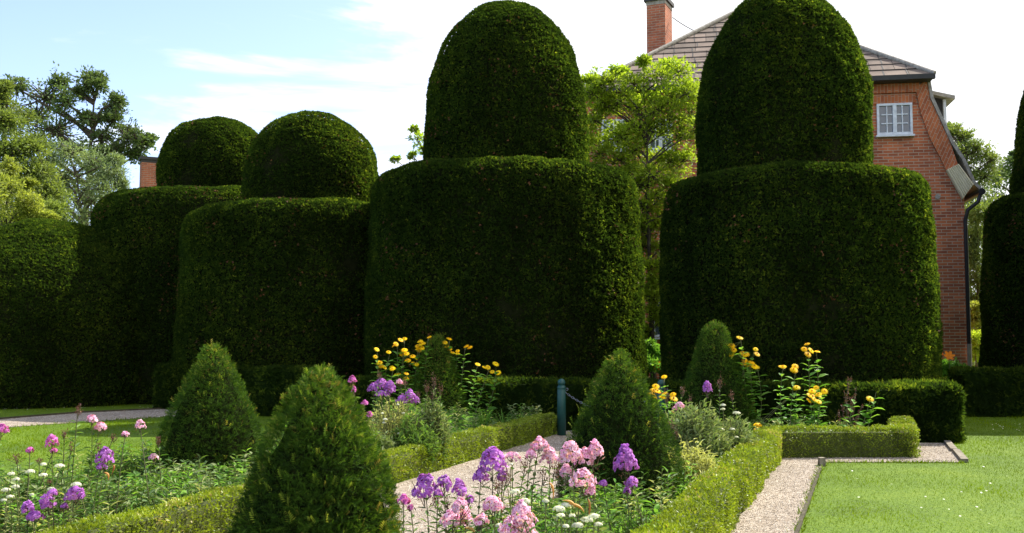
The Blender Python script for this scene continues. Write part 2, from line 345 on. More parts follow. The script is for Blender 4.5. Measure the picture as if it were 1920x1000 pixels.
for poly, n in ((lawnR, 190000), (lawnL, 150000), (lawnB, 30000)):
    P = sample(poly, n); P = P[infront(P)]
    k = R.random(len(P)) < np.clip(11.5 / P[:, 1], .2, 1) ** 1.3; P = P[k]; n = len(P)
    wv = wob(np.c_[P, np.zeros(n)], .9); ti = np.clip(.45 + .22 * wv + R.normal(0, .2, n), 0, 1)
    D = np.c_[R.normal(0, .45, n), R.normal(0, .45, n), np.ones(n)]; N = np.c_[R.normal(size=(n, 2)), np.full(n, .1)]
    sc_ = R.uniform(.012, .026, n) * np.clip(P[:, 1] / 11, 1, 1.6) * (1 + .25 * wv)
    g.leaves(BL, np.c_[P, np.full(n, .0)], D, N, sc_, 0, ti)
tag(g.build('grass', M['blade']), kind='stuff')
g = Geo(); P = np.r_[sample(pathpoly, 260), sample(re, 260)]; P = P[infront(P)]; P = P[~inpoly(P, bedM)]; n = len(P); a = R.uniform(0, 6.28, n)
g.leaves(narrow(.5), np.c_[P, R.uniform(.014, .022, n)], np.c_[np.cos(a), np.sin(a), R.uniform(-.05, .2, n)], np.c_[R.normal(0, .3, (n, 2)), np.ones(n)], R.uniform(.02, .05, n), 0)
tag(g.build('fallen_leaves', leafmat('fallen_leaves', [(0, (.07, .045, .02)), (1, (.30, .19, .08))], trans=.1)), kind='stuff')
g = Geo(); P = []                                # tufts creeping over the path edges
for a_, b_ in ((G(1495, 1000)[:2], G(1541, 870)[:2]), (G(1543, 868)[:2], G(1808, 869)[:2]), (G(0, 803)[:2], G(310, 782)[:2])):
    for _ in range(420):
        t = R.random(); p = a_ * (1 - t) + b_ * t + R.normal(0, .03, 2); P.append((*p, 0))
P = np.array(P); n = len(P); g.leaves(BL, P, np.c_[R.normal(0, .6, (n, 2)), np.ones(n)], np.c_[R.normal(size=(n, 2)), np.full(n, .1)], R.uniform(.03, .06, n), 0)
tag(g.build('edge_grass', M['blade']), kind='stuff')
# clover and daisy heads in the lawns
g = Geo(); spots = []
for (x0, x1, y0, y1, n) in ((-10, 130, 764, 771, 26), (150, 300, 764, 768, 12), (1855, 1915, 797, 812, 16), (1760, 1915, 870, 990, 12), (1560, 1760, 885, 990, 6), (255, 320, 784, 788, 5), (20, 280, 830, 890, 5)):
    for _ in range(n): spots.append(G(R.uniform(x0, x1), R.uniform(y0, y1)))
FL8 = T([(0, 0, 0)] + [(math.cos(a), math.sin(a), -.15) for a in np.arange(8) * math.pi / 4], [(0, i + 1, (i + 1) % 8 + 1) for i in range(8)])
P = np.array(spots); n = len(P); P[:, 2] = .035
up = np.c_[R.normal(0, .2, n), R.normal(-.3, .2, n), np.ones(n)]
g.leaves(FL8, P, np.c_[np.ones(n), np.zeros(n), np.zeros(n)], up, R.uniform(.007, .013, n), 0)
tag(g.build('clover_flowers', M['white']), 'tiny white clover heads dotted over the lawn', 'clover', kind='stuff')

# lawn edging
def edging(name, pts, w_, h_, mat, label, cat, parts=None):
    g = Geo()
    for a, b in zip(pts[:-1], pts[1:]):
        a = np.array(a[:2]); b = np.array(b[:2]); d = nz(b - a); L = np.linalg.norm(b - a)
        g.box((*((a + b) / 2), h_ / 2 - .01), (L, w_, h_ + .02), 0, .5, [(d[0], d[1], 0), (-d[1], d[0], 0), (0, 0, 1)])
    return tag(g.build(name, mat), label, cat)
M['timber'] = noisemat('weathered_timber', [(.3, (.12, .10, .07)), (.7, (.30, .26, .20))], 14, .9, .5, 60)
M['edge'] = noisemat('cut_turf_edge', [(.3, (.04, .035, .02)), (.7, (.10, .085, .05))], 10, .95, .6, 60)
e0, e1 = G(1776, 832)[:2], G(1809, 868)[:2]; em = e0 * .5 + e1 * .5
edging('edging_log', [e0, em - (.0, -.03)], .09, .05, M['timber'], 'farther of two weathered timber edging logs at the end of the gravel patch', 'edging', None)['group'] = 'edging logs at the gravel patch'
edging('edging_log', [em + (.0, -.03), e1], .09, .05, M['timber'], 'nearer of two weathered timber edging logs at the end of the gravel patch', 'edging', None)['group'] = 'edging logs at the gravel patch'
edging('edging_strip', [up_to(G(1495, 1000)[:2], 5), G(1495, 1000), G(1538, 882)], .03, .03, M['edge'], 'thin dark edging strip between gravel side path and right lawn', 'edging')
edging('edging_strip', [G(-300, 805), G(0, 787), G(150, 775), G(325, 767)], .05, .04, M['edge'], 'dark cut edge behind the far gravel path below the yews', 'edging')
g = Geo(); g.box((*(G(1541, 874)[:2]), .05), (.07, .1, .11)); tag(g.build('edging_stub', M['timber']), 'short pale timber stub at the corner of gravel path and lawn', 'edging')

# ------------------------------------------------------------------ clipped yews
FAN3 = fan(3, .8, .30, 1); FAN4 = fan(4, .9, .24, 5); SPR = sprig(11); SPR7 = sprig(7, .13)
def on_profile(prof, n):
    prof = np.asarray(prof, float); d = np.diff(prof, axis=0); L = np.hypot(d[:, 0], d[:, 1])
    ar = L * (prof[:-1, 0] + prof[1:, 0] + 1e-6); i = R.choice(len(ar), n, p=ar / ar.sum()); t = R.random(n)
    q = prof[i] + d[i] * t[:, None]; a = R.uniform(0, 2 * np.pi, n); nr = d[i, 1] / L[i]; nzv = -d[i, 0] / L[i]
    s = np.where(nr < -1e-9, -1, 1)
    P = np.c_[q[:, 0] * np.cos(a), q[:, 0] * np.sin(a), q[:, 1]]; N = np.c_[nr * np.cos(a), nr * np.sin(a), nzv]
    return P, N
def shaded_side(P, N, c):                      # thin out what faces away from the viewpoints
    v = -(P + np.array(c)); v = nz(v); return (N * v).sum(-1) > -.25
def tier(name, prof, c, parent, dens, size, mat=None, tip=None, wobble=.026, tpl=FAN3, inset=.036, ref=None, rust=.0, clump=.25, tuft=.0, lift=.5, topsun=0):
    g = Geo(); big = .032 if max(p[0] for p in prof) > 1.2 else .012; prof = np.asarray(prof, float); c = np.array(c, float)
    core = prof.copy(); core[:, 0] = np.maximum(core[:, 0] - inset, 0.001); core[:, 1] -= inset * (prof[:, 0] < prof[:, 0].max() * .9) * (prof[:, 1] > prof[:, 1].mean())
    # dense core
    pts = [core[0]]
    for a, b in zip(core[:-1], core[1:]):
        m = max(1, int(np.hypot(*(b - a)) / .12)); pts += [a + (b - a) * (i + 1) / m for i in range(m)]
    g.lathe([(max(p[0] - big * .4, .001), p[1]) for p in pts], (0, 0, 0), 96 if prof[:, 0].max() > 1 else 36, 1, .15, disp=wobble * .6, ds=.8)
    d = np.diff(prof, axis=0); area = (np.pi * np.hypot(d[:, 0], d[:, 1]) * (prof[:-1, 0] + prof[1:, 0])).sum()
    n = int(area * dens); P, N = on_profile(prof, n)
    ok = shaded_side(P, N, c) | (R.random(n) < .35); P, N = P[ok], N[ok]; n = len(P)
    W = P + c; lump = big * wob(W + 11, 2.4) + wob(W, .9) * wobble + wob(W * (1, 1, 1.7), clump) * wobble * .55
    P = P + N * lump[:, None] - N * (R.random(n) ** 2 * inset * .9)[:, None]
    D = N * lift + np.c_[R.normal(0, .6, n), R.normal(0, .6, n), R.normal(.15, .5, n)]
    NN = N + R.normal(0, .38, (n, 3))
    ti = np.clip(.42 + .12 * wob(W + 7, 1.6) + .11 * wob(W * (1, 1, 2), clump) + topsun * np.clip(P[:, 2] / prof[:, 1].max() - .55, 0, 1) + R.normal(0, .2, n), 0, 1)  # rising tint near the tip paints sunlight into the leaf colour
    if rust:
        pass
    g.leaves(tpl, P, D, NN, size * R.uniform(.7, 1.3, n), 0, ti)
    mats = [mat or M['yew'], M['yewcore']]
    if rust:
        k = R.random(n) < rust; k &= wob(W + 3, .8) > .5
        g.leaves(tpl, P[k] + N[k] * .02, D[k], NN[k], size, 2, R.random(k.sum())); mats.append(M['yewrust'])
    if tuft:                                      # a few longer untrimmed shoots
        m = int(area * tuft); P2, N2 = on_profile(prof, m)
        D2 = N2 * .6 + np.c_[R.normal(0, .2, m), R.normal(0, .2, m), np.full(m, .9)]
        g.leaves(tpl, P2, D2, np.c_[R.normal(size=(m, 2)), np.full(m, .3)], size * R.uniform(1.0, 1.8, m), 0, R.uniform(.75, 1, m))
    return g.build(name, mats, parent, None if parent else c)
def dome_prof(r0, r1, z0, z1, p=2.3, n=16):      # widening a touch, then closing as a superellipse
    out = []; zb = z0 + (z1 - z0) * .25
    out.append((r0, z0)); 
    for i in range(n + 1):
        t = i / n * math.pi / 2; out.append((max(r1 * math.cos(t) ** (2 / p), 1e-3), zb + (z1 - zb) * math.sin(t) ** (2 / p)))
    return out
def drum_prof(rb, rt, z1, sh, rin):
    out = [(rb - .05, 0), (rb, .3), (rb * .55 + rt * .45, z1 * .55), (rt, z1 - sh)]
    for i in range(1, 7):
        t = i / 6 * math.pi / 2; out.append((rt - sh * (1 - math.cos(t)), z1 - sh + sh * .8 * math.sin(t)))
    out.append((rin, z1 - sh * .2 + .12)); return out
GRP = 'giant two-tiered clipped yews'
def topiary(px, Y, rb, rt, ztop, dpx, rd, rd0, dz, label, p=2.3, sh=.4, dens=1500):
    X = (px - 960) / F * Y / 1.0
    root = empty('clipped_yew', (X, Y, 0), label, 'topiary', GRP)
    tier('lower_tier', drum_prof(rb, rt, ztop, sh, rd * .6), (X, Y, 0), root, dens, .056, rust=.03)
    dx = (dpx - px) / F * Y
    o = tier('upper_tier', dome_prof(rd0, rd, ztop - .15, dz, p), (X + dx, Y, 0), root, dens * 1.1, .054, rust=.02)
    o.location = (dx, 0, 0); return root
topiary(946, 23.0, 3.08, 2.93, hz(280, 20.1), 950, 1.80, 1.80, hz(5, 23), 'tall two-tiered clipped yew left of the light green tree with egg-shaped top', 2.05, .5)
topiary(1490, 20.3, 2.60, 2.46, hz(286, 17.8), 1474, 1.66, 1.64, hz(-14, 20.3), 'tall two-tiered clipped yew before the brick gable, top cut by the picture edge', 2.25, .5)
topiary(580, 25.3, 3.14, 2.95, hz(360, 22.4), 579, 1.63, 1.60, hz(217, 25.3), 'medium two-tiered clipped yew with a round dome, behind the foremost small cones', 2.2, .55)
topiary(398, 28.6, 3.25, 3.1, hz(331, 26), 400, 1.55, 1.52, hz(222, 28.6), 'farther two-tiered clipped yew with round dome right of the thin chimney', 2.2, .95)
topiary(2100, 23.5, 2.92, 2.75, hz(328, 20.8), 2118, 2.2, 2.4, hz(20, 23.5), 'dark clipped yew at the right picture edge, only its left flank in view', 2.1)
X5, Y5 = (84 - 960) / F * 26.8, 26.8
o5 = tier('domed_yew', [(3.1, 0), (3.2, .4), (3.15, 2.2), (3.0, 2.8), (2.7, 3.25), (2.25, 3.68), (1.7, 4.12), (1.05, 4.46), (.5, 4.62), (.01, 4.67)], (X5, Y5, 0), None, 1300, .058)
tag(o5, 'broad single-tiered yew with low domed top at the left picture edge', 'topiary')

# small yew cones
def cone(px, py_tip, py_base, halfs, label, Y=None, dens=5000, size=.050, tpl=SPR7, tuft=60):
    b = G(px, py_base); Y = Y or b[1]; X = (px - 960) / F * Y; k = Y / F
    prof = [(max(h * k - size * .62, .012), max(hz(py, Y) - .015, .02)) for py, h in halfs][::-1] + [(.001, hz(py_tip, Y) - size * .4)]
    prof[0] = (prof[0][0], 0.02)
    o = tier('yew_cone', prof, (X, Y, 0), None, dens, size, M['yewnear'], wobble=.032, tpl=tpl, inset=.06, clump=.11, tuft=tuft, lift=.75, topsun=.6)
    return tag(o, label, 'topiary', 'small clipped yew cones in the flower beds')
cone(402, 644, 925, [(645, 14), (660, 27), (681, 40), (715, 57), (753, 73), (791, 88), (829, 97), (890, 99), (925, 92)], 'small yew cone with yellowish tip beside the left lawn')
cone(603, 688, 1080, [(698, 22), (712, 38), (734, 57), (772, 82), (810, 100), (848, 115), (886, 128), (924, 140), (962, 151), (1010, 160), (1080, 155)], 'nearest yew cone, loose and broad, cut off by the bottom picture edge', Y=7.3, dens=4300, size=.066, tpl=SPR, tuft=70)
cone(1160, 652, 960, [(656, 14), (672, 27), (688, 37), (710, 50), (736, 64), (760, 76), (784, 87), (832, 104), (880, 115), (940, 119), (960, 113)], 'yew cone behind the pink and purple phlox, right beside the teal bollard')
cone(1340, 602, 828, [(606, 12), (620, 24), (645, 34), (680, 47), (720, 60), (760, 71), (800, 77), (828, 72)], 'slim yew cone in front of the biggest yew, beside yellow flowers')
cone(820, 626, 803, [(630, 9), (636, 16), (652, 23), (678, 32), (704, 41), (730, 49), (756, 54), (780, 57), (803, 55)], 'farthest yew cone, yellow flowers on either side of it')

# ------------------------------------------------------------------ hedges
def hedge(name, path, w_, h_, dens, size, mat, core, label, group=None, tpl=DIAMOND, wobble=.02, clump=.12):
    g = Geo(); path = [np.array(p[:2], float) for p in path]; wd = w_ / 2
    for i, (a, b) in enumerate(zip(path[:-1], path[1:])):
        d = nz(b - a); nrm = np.array((-d[1], d[0])); e0 = wd if i else 0.0; a2 = a - d * e0 * 0; L = np.linalg.norm(b - a) + (wd if i < len(path) - 2 else 0)
        a3 = a - d * (wd if i else 0); L += (wd if i else 0); cen = a3 + d * L / 2; q = min(.06, size * 2.2) + (.0015 * i)
        m = max(2, int(L / .5)); 
        g.box((*cen, (h_ - q) / 2 + .001), (L - 2 * q, w_ - 2 * q, h_ - q), 1, .2, [(d[0], d[1], 0), (nrm[0], nrm[1], 0), (0, 0, 1)])
        parts = [(L * w_, 'top'), (L * h_, 'l'), (L * h_, 'r'), (w_ * h_, 's'), (w_ * h_, 'e')]
        for ar, k in parts:
            n = int(ar * dens); u = R.random(n); v = R.random(n)
            if k == 'top': P = np.c_[u * L, (v - .5) * w_, np.full(n, h_)]; N = np.tile((0, 0, 1.), (n, 1))
            elif k in 'lr': s = 1 if k == 'l' else -1; P = np.c_[u * L, np.full(n, s * wd), v * h_]; N = np.tile((0, s, 0.), (n, 1))
            else: s = 1 if k == 'e' else -1; P = np.c_[np.full(n, L if k == 'e' else 0), (u - .5) * w_, v * h_]; N = np.tile((s, 0, 0.), (n, 1))
            # soften the clipped arrises
            rr = min(.06, h_ * .12); over = np.clip((P[:, 2] - (h_ - rr)) / rr, 0, 1); P[:, 1] *= 1 - over * .22 * rr / wd * 2; 
            if k == 'top': P[:, 2] -= rr * .5 * np.clip((np.abs(P[:, 1]) - (wd - rr)) / rr, 0, 1) ** 2
            W = np.c_[a3 + P[:, :1] * d + P[:, 1:2] * nrm, P[:, 2]]; NW = np.c_[N[:, :1] * d + N[:, 1:2] * nrm, N[:, 2]]
            W = W + NW * (wobble * wob(W, .5) + wobble * .7 * wob(W, clump) - R.random(n) ** 2 * size * .9)[:, None]
            D = NW * .7 + np.c_[R.normal(0, .6, (n, 2)), R.normal(.25, .5, n)]
            ti = np.clip(.42 + .2 * wob(W + 5, .7) + .14 * wob(W, clump) + R.normal(0, .17, n) + (.10 if k == 'top' else 0), 0, 1)  # top face tinted lighter, light from above put into the colour
            g.leaves(tpl, W, D, R.normal(size=(n, 3)), size * R.uniform(.7, 1.35, n), 0, ti)
    return tag(g.build(name, [mat, core]), label, 'hedge', group)
BOXL = narrow(.62)
HW = .32
hedge('box_hedge', [up_to(LH, 4.6, -.13), lin(LHf, 0, -.13)], .26, .335, 3800, .026, M['box'], M['boxcore'], 'low yellow-green box hedge running from lower left corner up to the teal bollard', None, BOXL)
hr = up_to(RH, 4.2, -HW / 2); hc = np.array(c0) + Vd * HW / 2 - Ud * HW / 2; he = np.array(c1) + Vd * HW / 2 - Ud * HW / 2
hb = G(1712, 832)[:2] - Ud * HW / 2
hedge('box_hedge', [hr, hc, he, hb], HW, .39, 3800, .026, M['box'], M['boxcore'], 'low yellow-green box hedge between flowers and right gravel path, turning right at its far end', None, BOXL)
# dark knee-high yew hedges at the feet of the giants
F0 = G(1803, 832)[:2]; F1 = G(1050, 808)[:2]; LW = .95
fl = nz(F1 - F0); fn = np.array((-fl[1], fl[0])); fn = fn if fn[1] > 0 else -fn
cA = F0 + fn * LW / 2 - fl * (-LW / 2) ; cEnd = F1 + fl * 4.2 + fn * LW / 2
back = cA + Vd * 7.5
hedge('yew_hedge', [back, cA, cEnd], LW, .84, 620, .075, M['yew'], M['yew'], 'knee-high dark yew hedge along the foot of the two tallest yews', None, FAN3, .02, .25)
k0 = G(305, 769)[:2] + (0.25, .45)
hedge('yew_hedge', [k0 + Vd * 2.2, k0 + (.0, .0), cEnd + (-.9, 1.0)], .8, .98, 560, .075, M['yew'], M['yew'], 'knee-high dark yew hedge below the medium yew, behind the left cones', None, FAN3, .02, .25)
q0 = G(1832, 783)[:2] + (.1, .5)
hedge('yew_hedge', [q0 - (.3, 0), q0 + np.array((5.0, -.3))], .8, .95, 500, .08, M['yew'], M['yew'], 'dark yew hedge around the foot of the yew at the right picture edge', None, FAN3, .02, .25)
#@@PART2
# ------------------------------------------------------------------ brick house
HL = np.array((2.68, 29.0)); HE = nz(np.array((8.28, -1.5))); HB = np.array((-HE[1], HE[0])); HA = math.atan2(HE[1], HE[0])
def Wp(px, py, yl=0.0):                        # pixel -> (s, z) on the gable plane (yl behind it)
    d = ray(px, py); o = HL + HB * yl
    t = (o @ HB) / (d[:2] @ HB); p = d * t
    return float((p[:2] - o) @ HE), float(EYE + p[2])
AX = 3.94
M['brick'] = brickmat('red_brick'); M['brickside'] = brickmat('red_brick_side', ('Y', 'Z'))
M['soldier'] = brickmat('soldier_bricks', ('Z', 'X'), (.58, .18, .07), (.38, .11, .05), (.5, .36, .26), .30, .09, .012)
M['verge'] = brickmat('verge_bricks', ('X', 'Z'), (.58, .18, .07), (.38, .11, .05), (.55, .38, .26), .25, .085, .013, math.radians(-66))
M['vergel'] = brickmat('verge_bricks_mirrored', ('X', 'Z'), (.58, .18, .07), (.38, .11, .05), (.55, .38, .26), .25, .085, .013, math.radians(66))
M['cream'] = noisemat('cream_render', [(.3, (.70, .60, .38)), (.7, (.85, .76, .54))], 3, .9, .3, 20)
M['dark'] = plain('dark_eave_boards', (.035, .033, .03), .7)
M['pipe'] = plain('dark_gutter_metal', (.03, .026, .024), .4, .3)
M['pipelow'] = plain('pale_cast_iron', (.34, .27, .22), .6)
M['wpaint'] = plain('white_window_paint', (.74, .76, .78), .45)
M['greywood'] = noisemat('weathered_grey_wood', [(.3, (.24, .21, .17)), (.7, (.46, .42, .35))], 12, .9, .3, 50)
def glassmat():
    m, t, b = base('window_glass', .08); b.inputs['Specular IOR Level'].default_value = .9
    b.inputs['Base Color'].default_value = (.055, .075, .10, 1); b.inputs['Coat Weight'].default_value = .6; return m
M['glass'] = glassmat()
house = empty('brick_house', (*HL, 0), 'red brick gabled house with half-hipped stone-slab roof behind the yews', 'house', None, HA)
outer = [Wp(*p) for p in ((1737, 150), (1743, 186), (1762, 227), (1782, 271), (1802, 301), (1823, 347))]
inner = [Wp(*p) for p in ((1716, 166), (1726, 213), (1743, 260), (1762, 296), (1774, 320), (1803, 374))]
cor = Wp(1808, 372); ZE = cor[1]; sR = cor[0]; ZT = outer[0][1]
mir = lambda p: (2 * AX - p[0], p[1])
def prism(g, poly, y0, y1, mat=0):
    n = len(poly); v = [(x, y0, z) for x, z in poly] + [(x, y1, z) for x, z in poly]
    g.poly(v[:n], mat); g.poly(v[n:][::-1], mat)
    for i in range(n):
        j = (i + 1) % n; g.add([v[i], v[j], v[n + j], v[n + i]], [(0, 3, 2, 1)], mat)
DEP = 13.0
right = [(sR, 0), (sR, ZE)] + [(a + (sR - inner[-1][0]) * 0, b) for a, b in [inner[-1]][:0]] + [((o_[0] * .5 + i_[0] * .5), (o_[1] * .5 + i_[1] * .5)) for o_, i_ in list(zip(outer, inner))[::-1]]
wallpoly = right + [mir(p) for p in right[::-1]]
g = Geo(); prism(g, wallpoly[::-1], 0, .36); g.build('wall', M['brick'], house)
g = Geo(); prism(g, wallpoly[::-1], DEP - .36, DEP); g.build('wall', M['brick'], house)
for x in (sR - .18, 2 * AX - sR + .18):
    g = Geo(); g.box((x, DEP / 2, ZE / 2 - .01), (.35, DEP - .73, ZE - .02)); g.build('wall', M['brickside'], house)
def band(o_, i_, y0, y1, mat, name):
    for m_, f in (((mat if mat != 'verge' else 'verge'), lambda p: p), ('vergel' if mat == 'verge' else mat, mir)):
        g = Geo(); pl = [f(p) for p in o_] + [f(p) for p in i_[::-1]]; prism(g, pl, y0, y1); g.build(name, M[m_], house)
cut_o, cut_i = Wp(1795, 309), Wp(1773, 320)
band(outer[:4] + [cut_o], inner[:4] + [cut_i], -.06, .0 - .002, 'verge', 'gable_verge')
band([cut_o, Wp(1802, 318), outer[5]], [cut_i, Wp(1786, 344), inner[5]], -.14, .30, 'cream', 'eave_console')
g = Geo()
for k in range(7):                                # shallow flutes along the console
    t = (k + .5) / 7; a = np.array(cut_i) * (1 - t) + np.array(cut_o) * t; b = np.array(inner[5]) * (1 - t) + np.array(outer[5]) * t
    g.tube([(a[0], -.15, a[1]), (b[0], -.15, b[1])], .018, 5)
g.build('console_moulding', M['cream'], house)
s0, z0 = Wp(1730, 176); g = Geo()
x0, x1 = 2 * AX - outer[0][0] + .2, outer[0][0] - .2
g.box(((x0 + x1) / 2, -.035, (ZT + Wp(1700, 168)[1]) / 2 - .05), (x1 - x0, .07, ZT - Wp(1700, 168)[1] + .08)); g.build('cornice', M['soldier'], house)
za, zb = Wp(1690, 178)[1], Wp(1690, 194)[1]
for pxa, pxb in ((1636, 1716), (1222, 1262), (1122, 1180)):
    a, b = Wp(pxa, 185)[0], Wp(pxb, 185)[0]; g = Geo(); g.box(((a + b) / 2, -.015, (za + zb) / 2), (b - a, .03, za - zb)); g.build('window_arch', M['soldier'], house)
def window(name, a, b, c, d, rows=3, casements=2, cols=2):
    w_, h_ = b - a, d - c; cx, cz = (a + b) / 2, (c + d) / 2; fr = .06
    g = Geo()
    for z in (c + fr / 2, d - fr / 2): g.box((cx, -.03, z), (w_, .08, fr))
    for x in (a + fr / 2, b - fr / 2): g.box((x, -.03, cz), (fr, .078, h_ - 2 * fr - .002))
    cw = (w_ - 2 * fr) / casements
    for k in range(1, casements): g.box((a + fr + cw * k, -.034, cz), (.10, .085, h_ - 2 * fr - .004))
    for k in range(casements):
        xs = a + fr + cw * k
        for j in range(1, cols): g.box((xs + cw * j / cols, -.026, cz), (.03, .05, h_ - 2 * fr - .006))
        for j in range(1, rows): g.box((xs + cw / 2, -.028, c + fr + (h_ - 2 * fr) * j / rows), (cw - .11, .05, .03))
    f = g.build('window', M['wpaint'], house)
    g = Geo(); g.poly([(a + .03, -.012, c + .03), (b - .03, -.012, c + .03), (b - .03, -.012, d - .03), (a + .03, -.012, d - .03)]); g.build('pane', M['glass'], f)
    g = Geo(); g.box((cx, -.07, c - .04), (w_ + .08, .14, .05)); g.build('sill', M['wpaint'], f)
def wpx(pa, pb, ya, yb, **k):
    a, zt = Wp(pa, ya); b, zb = Wp(pb, yb); window('window', a, b, zb, zt, **k)
wpx(1643, 1711, 196, 252); wpx(1215, 1262, 226, 281); wpx(1128, 1178, 226, 281); wpx(1224, 1290, 545, 632, rows=4)
g = Geo(); a, z_ = Wp(1758, 369); g.tube([(a, -.03, z_), (a, -.001, z_)], .07, 10); g.build('wall_vent', M['greywood'], house)
# roof
exL, exR, zeav = Wp(1092, 168, -.35)[0], Wp(1752, 146, -.35)[0], ZT + .05
AXr = (exL + exR) / 2; PK = np.array((AXr, 4.0, hz(18, 32.3)))
M['slab'] = brickmat('roof_slabs', ('X', 'Z'), (.27, .205, .16), (.15, .12, .095), (.06, .05, .042), .62, .4, .02)
g = Geo(); NR = 15
Lc, Rc = np.array((exL, -.38, zeav)), np.array((exR, -.38, zeav)); nrm = nz(np.cross(Rc - Lc, PK - Lc))
for i in range(NR):
    t0, t1 = i / NR, min(1, (i + 1.12) / NR); up = nrm * .032
    a, b = Lc + (PK - Lc) * t0, Rc + (PK - Rc) * t0; c, d = Rc + (PK - Rc) * t1, Lc + (PK - Lc) * t1
    g.add([a + up, b + up, c + nrm * .005, d + nrm * .005], [(0, 1, 2, 3)], 0); g.add([a, b, b + up, a + up], [(0, 1, 2, 3)], 1)
    m = int(np.linalg.norm(b - a) / .6)
    for k in range(m):                              # open joints and slightly lifted slabs
        q = a + (b - a) * ((k + .5 * (i % 2) + R.uniform(-.12, .12)) / max(m, 1)); 
        if 0 < (q - a) @ (b - a) < (b - a) @ (b - a):
            up2 = nrm * .038; q2 = q + (PK - np.array((AXr, -.38, zeav))) / NR * .9; dx = np.array((.012, 0, 0))
            g.add([q - dx + up2, q + dx + up2, q2 + dx + nrm * .02, q2 - dx + nrm * .02], [(0, 1, 2, 3)], 1)
for s_, c in ((1, Rc), (-1, Lc)):
    bk = c + np.array((0, DEP + .7, 0)); pk2 = PK + np.array((0, DEP - 7.5, 0))
    for i in range(NR):
        t0, t1 = i / NR, min(1, (i + 1.1) / NR); n2 = nz(np.array((s_ * .66, 0, .75)))
        g.add([c + (PK - c) * t0 + n2 * .05, bk + (pk2 - bk) * t0 + n2 * .05, bk + (pk2 - bk) * t1, c + (PK - c) * t1], [(0, 1, 2, 3)], 0)
bl, br_ = Lc + (0, DEP + .7, 0), Rc + (0, DEP + .7, 0); g.add([bl, br_, PK + np.array((0, DEP - 7.5, 0))], [(0, 1, 2)], 0)
roof = g.build('roof', [M['slab'], M['dark']], house)
g = Geo()
for c in (Lc, Rc): g.tube([c + nrm * .03, PK + nrm * .06], .07, 6)
g.tube([PK + (0, 0, .03), PK + np.array((0, DEP - 7.5, .03))], .08, 6); g.build('ridge_capping', M['greywood'], roof)
g = Geo(); g.box(((exL + exR) / 2, -.42, zeav - .06), (exR - exL, .14, .13)); g.box(((exL + exR) / 2, -.18, zeav - .11), (exR - exL - .1, .4, .04)); g.build('eave_gutter', M['dark'], house)
for f in ((lambda p: p), mir):                    # steep curved flanks
    g = Geo(); prof = [(p[0] + .005, p[1] + .01) for p in outer] + [(outer[-1][0] + .18, outer[-1][1] - .16)]; prof[0] = (prof[0][0], ZT - .02)
    o1 = [f(p) for p in prof]; o2 = [f((p[0] + .075, p[1] + .03)) for p in prof]
    prism(g, o1 + o2[::-1], -.10, DEP + .1); g.build('roof_flank', M['greywood'], house)
# dormer on the right flank
g = Geo(); g.box((8.84, 1.6, 7.5), (.64, 1.4, 1.4)); dm = g.build('dormer', M['dark'], house)
g = Geo(); g.add([(8.45, .6, 8.46), (9.42, .6, 8.2), (9.42, 2.6, 8.2), (8.45, 2.6, 8.46), (8.45, .6, 8.36), (9.42, .6, 8.1), (9.42, 2.6, 8.1), (8.45, 2.6, 8.36)],
      [(0, 1, 2, 3), (7, 6, 5, 4), (0, 4, 5, 1), (1, 5, 6, 2), (2, 6, 7, 3)]); g.build('dormer_roof', M['greywood'], dm)
g = Geo(); g.box((9.19, .84, 7.66), (.07, .14, .96)); g.build('dormer_post', M['wpaint'], dm)
# gutter end and downpipe
ge = outer[-1]; g = Geo(); g.tube([(ge[0] + .16, -.3, ge[1] - .22), (ge[0] + .16, DEP, ge[1] - .22)], .09, 8)
pz = Wp(1812, 645)[1]; px_ = Wp(1811, 500)[0]
g.tube([(ge[0] + .15, -.2, ge[1] - .28), (ge[0] + .08, -.2, ge[1] - .48), (px_ + .06, -.14, ge[1] - .68), (px_, -.1, ge[1] - .95), (px_, -.1, pz)], .055, 8); dp = g.build('downpipe', M['pipe'], house)
g = Geo(); g.tube([(px_, -.1, pz), (px_, -.1, .05)], .062, 8); g.build('pipe_foot', M['pipelow'], dp)
# chimney
M['chbrick'] = brickmat('chimney_brick', ('X', 'Z'), (.45, .14, .07), (.28, .09, .05), (.38, .28, .2)); M['chbrick2'] = brickmat('chimney_brick_side', ('Y', 'Z'), (.45, .14, .07), (.28, .09, .05), (.38, .28, .2))
def chimney(parent, loc, w_, d_, z0, z1, rz, cap=.12, bandc='greywood'):
    g = Geo(); x, y = w_ / 2, d_ / 2
    for q, m in (([(-x, -y), (x, -y)], 0), ([(x, -y), (x, y)], 1), ([(x, y), (-x, y)], 0), ([(-x, y), (-x, -y)], 1)):
        (a, b), (c, d) = q; g.add([(a, b, z0), (c, d, z0), (c, d, z1), (a, b, z1)], [(0, 1, 2, 3)], m)
    o = g.build('chimney', [M['chbrick'], M['chbrick2']], parent, loc, (0, 0, rz))
    g = Geo(); g.box((0, 0, z1 + .06), (w_ + .02, d_ + .02, .12), 0); g.box((0, 0, z1 + .12 + cap / 2), (w_ + .14, d_ + .14, cap), 1); g.build('chimney_cap', [M[bandc], M['dark']], o); return o
cl = np.array((A(1237, 100, 32.6)[:2] - HL)); cx_, cy_ = cl @ HE, cl @ HB
chimney(house, (cx_, cy_, 0), .60, .85, 8.2, hz(16, 32.6), math.radians(-13), .12)
p0 = A(1261, 33, 32.6); p1 = A(1333, 70, 31.0); g = Geo(); pts = []
for t in np.linspace(0, 1, 9):
    p = p0 * (1 - t) + p1 * t; p[2] -= .18 * 4 * t * (1 - t) * .4; q = p[:2] - HL; pts.append((q @ HE, q @ HB, p[2]))
g.tube(pts, .014, 5); g.box(pts[5], (.05, .05, .09)); g.build('lightning_wire', M['pipe'], house)

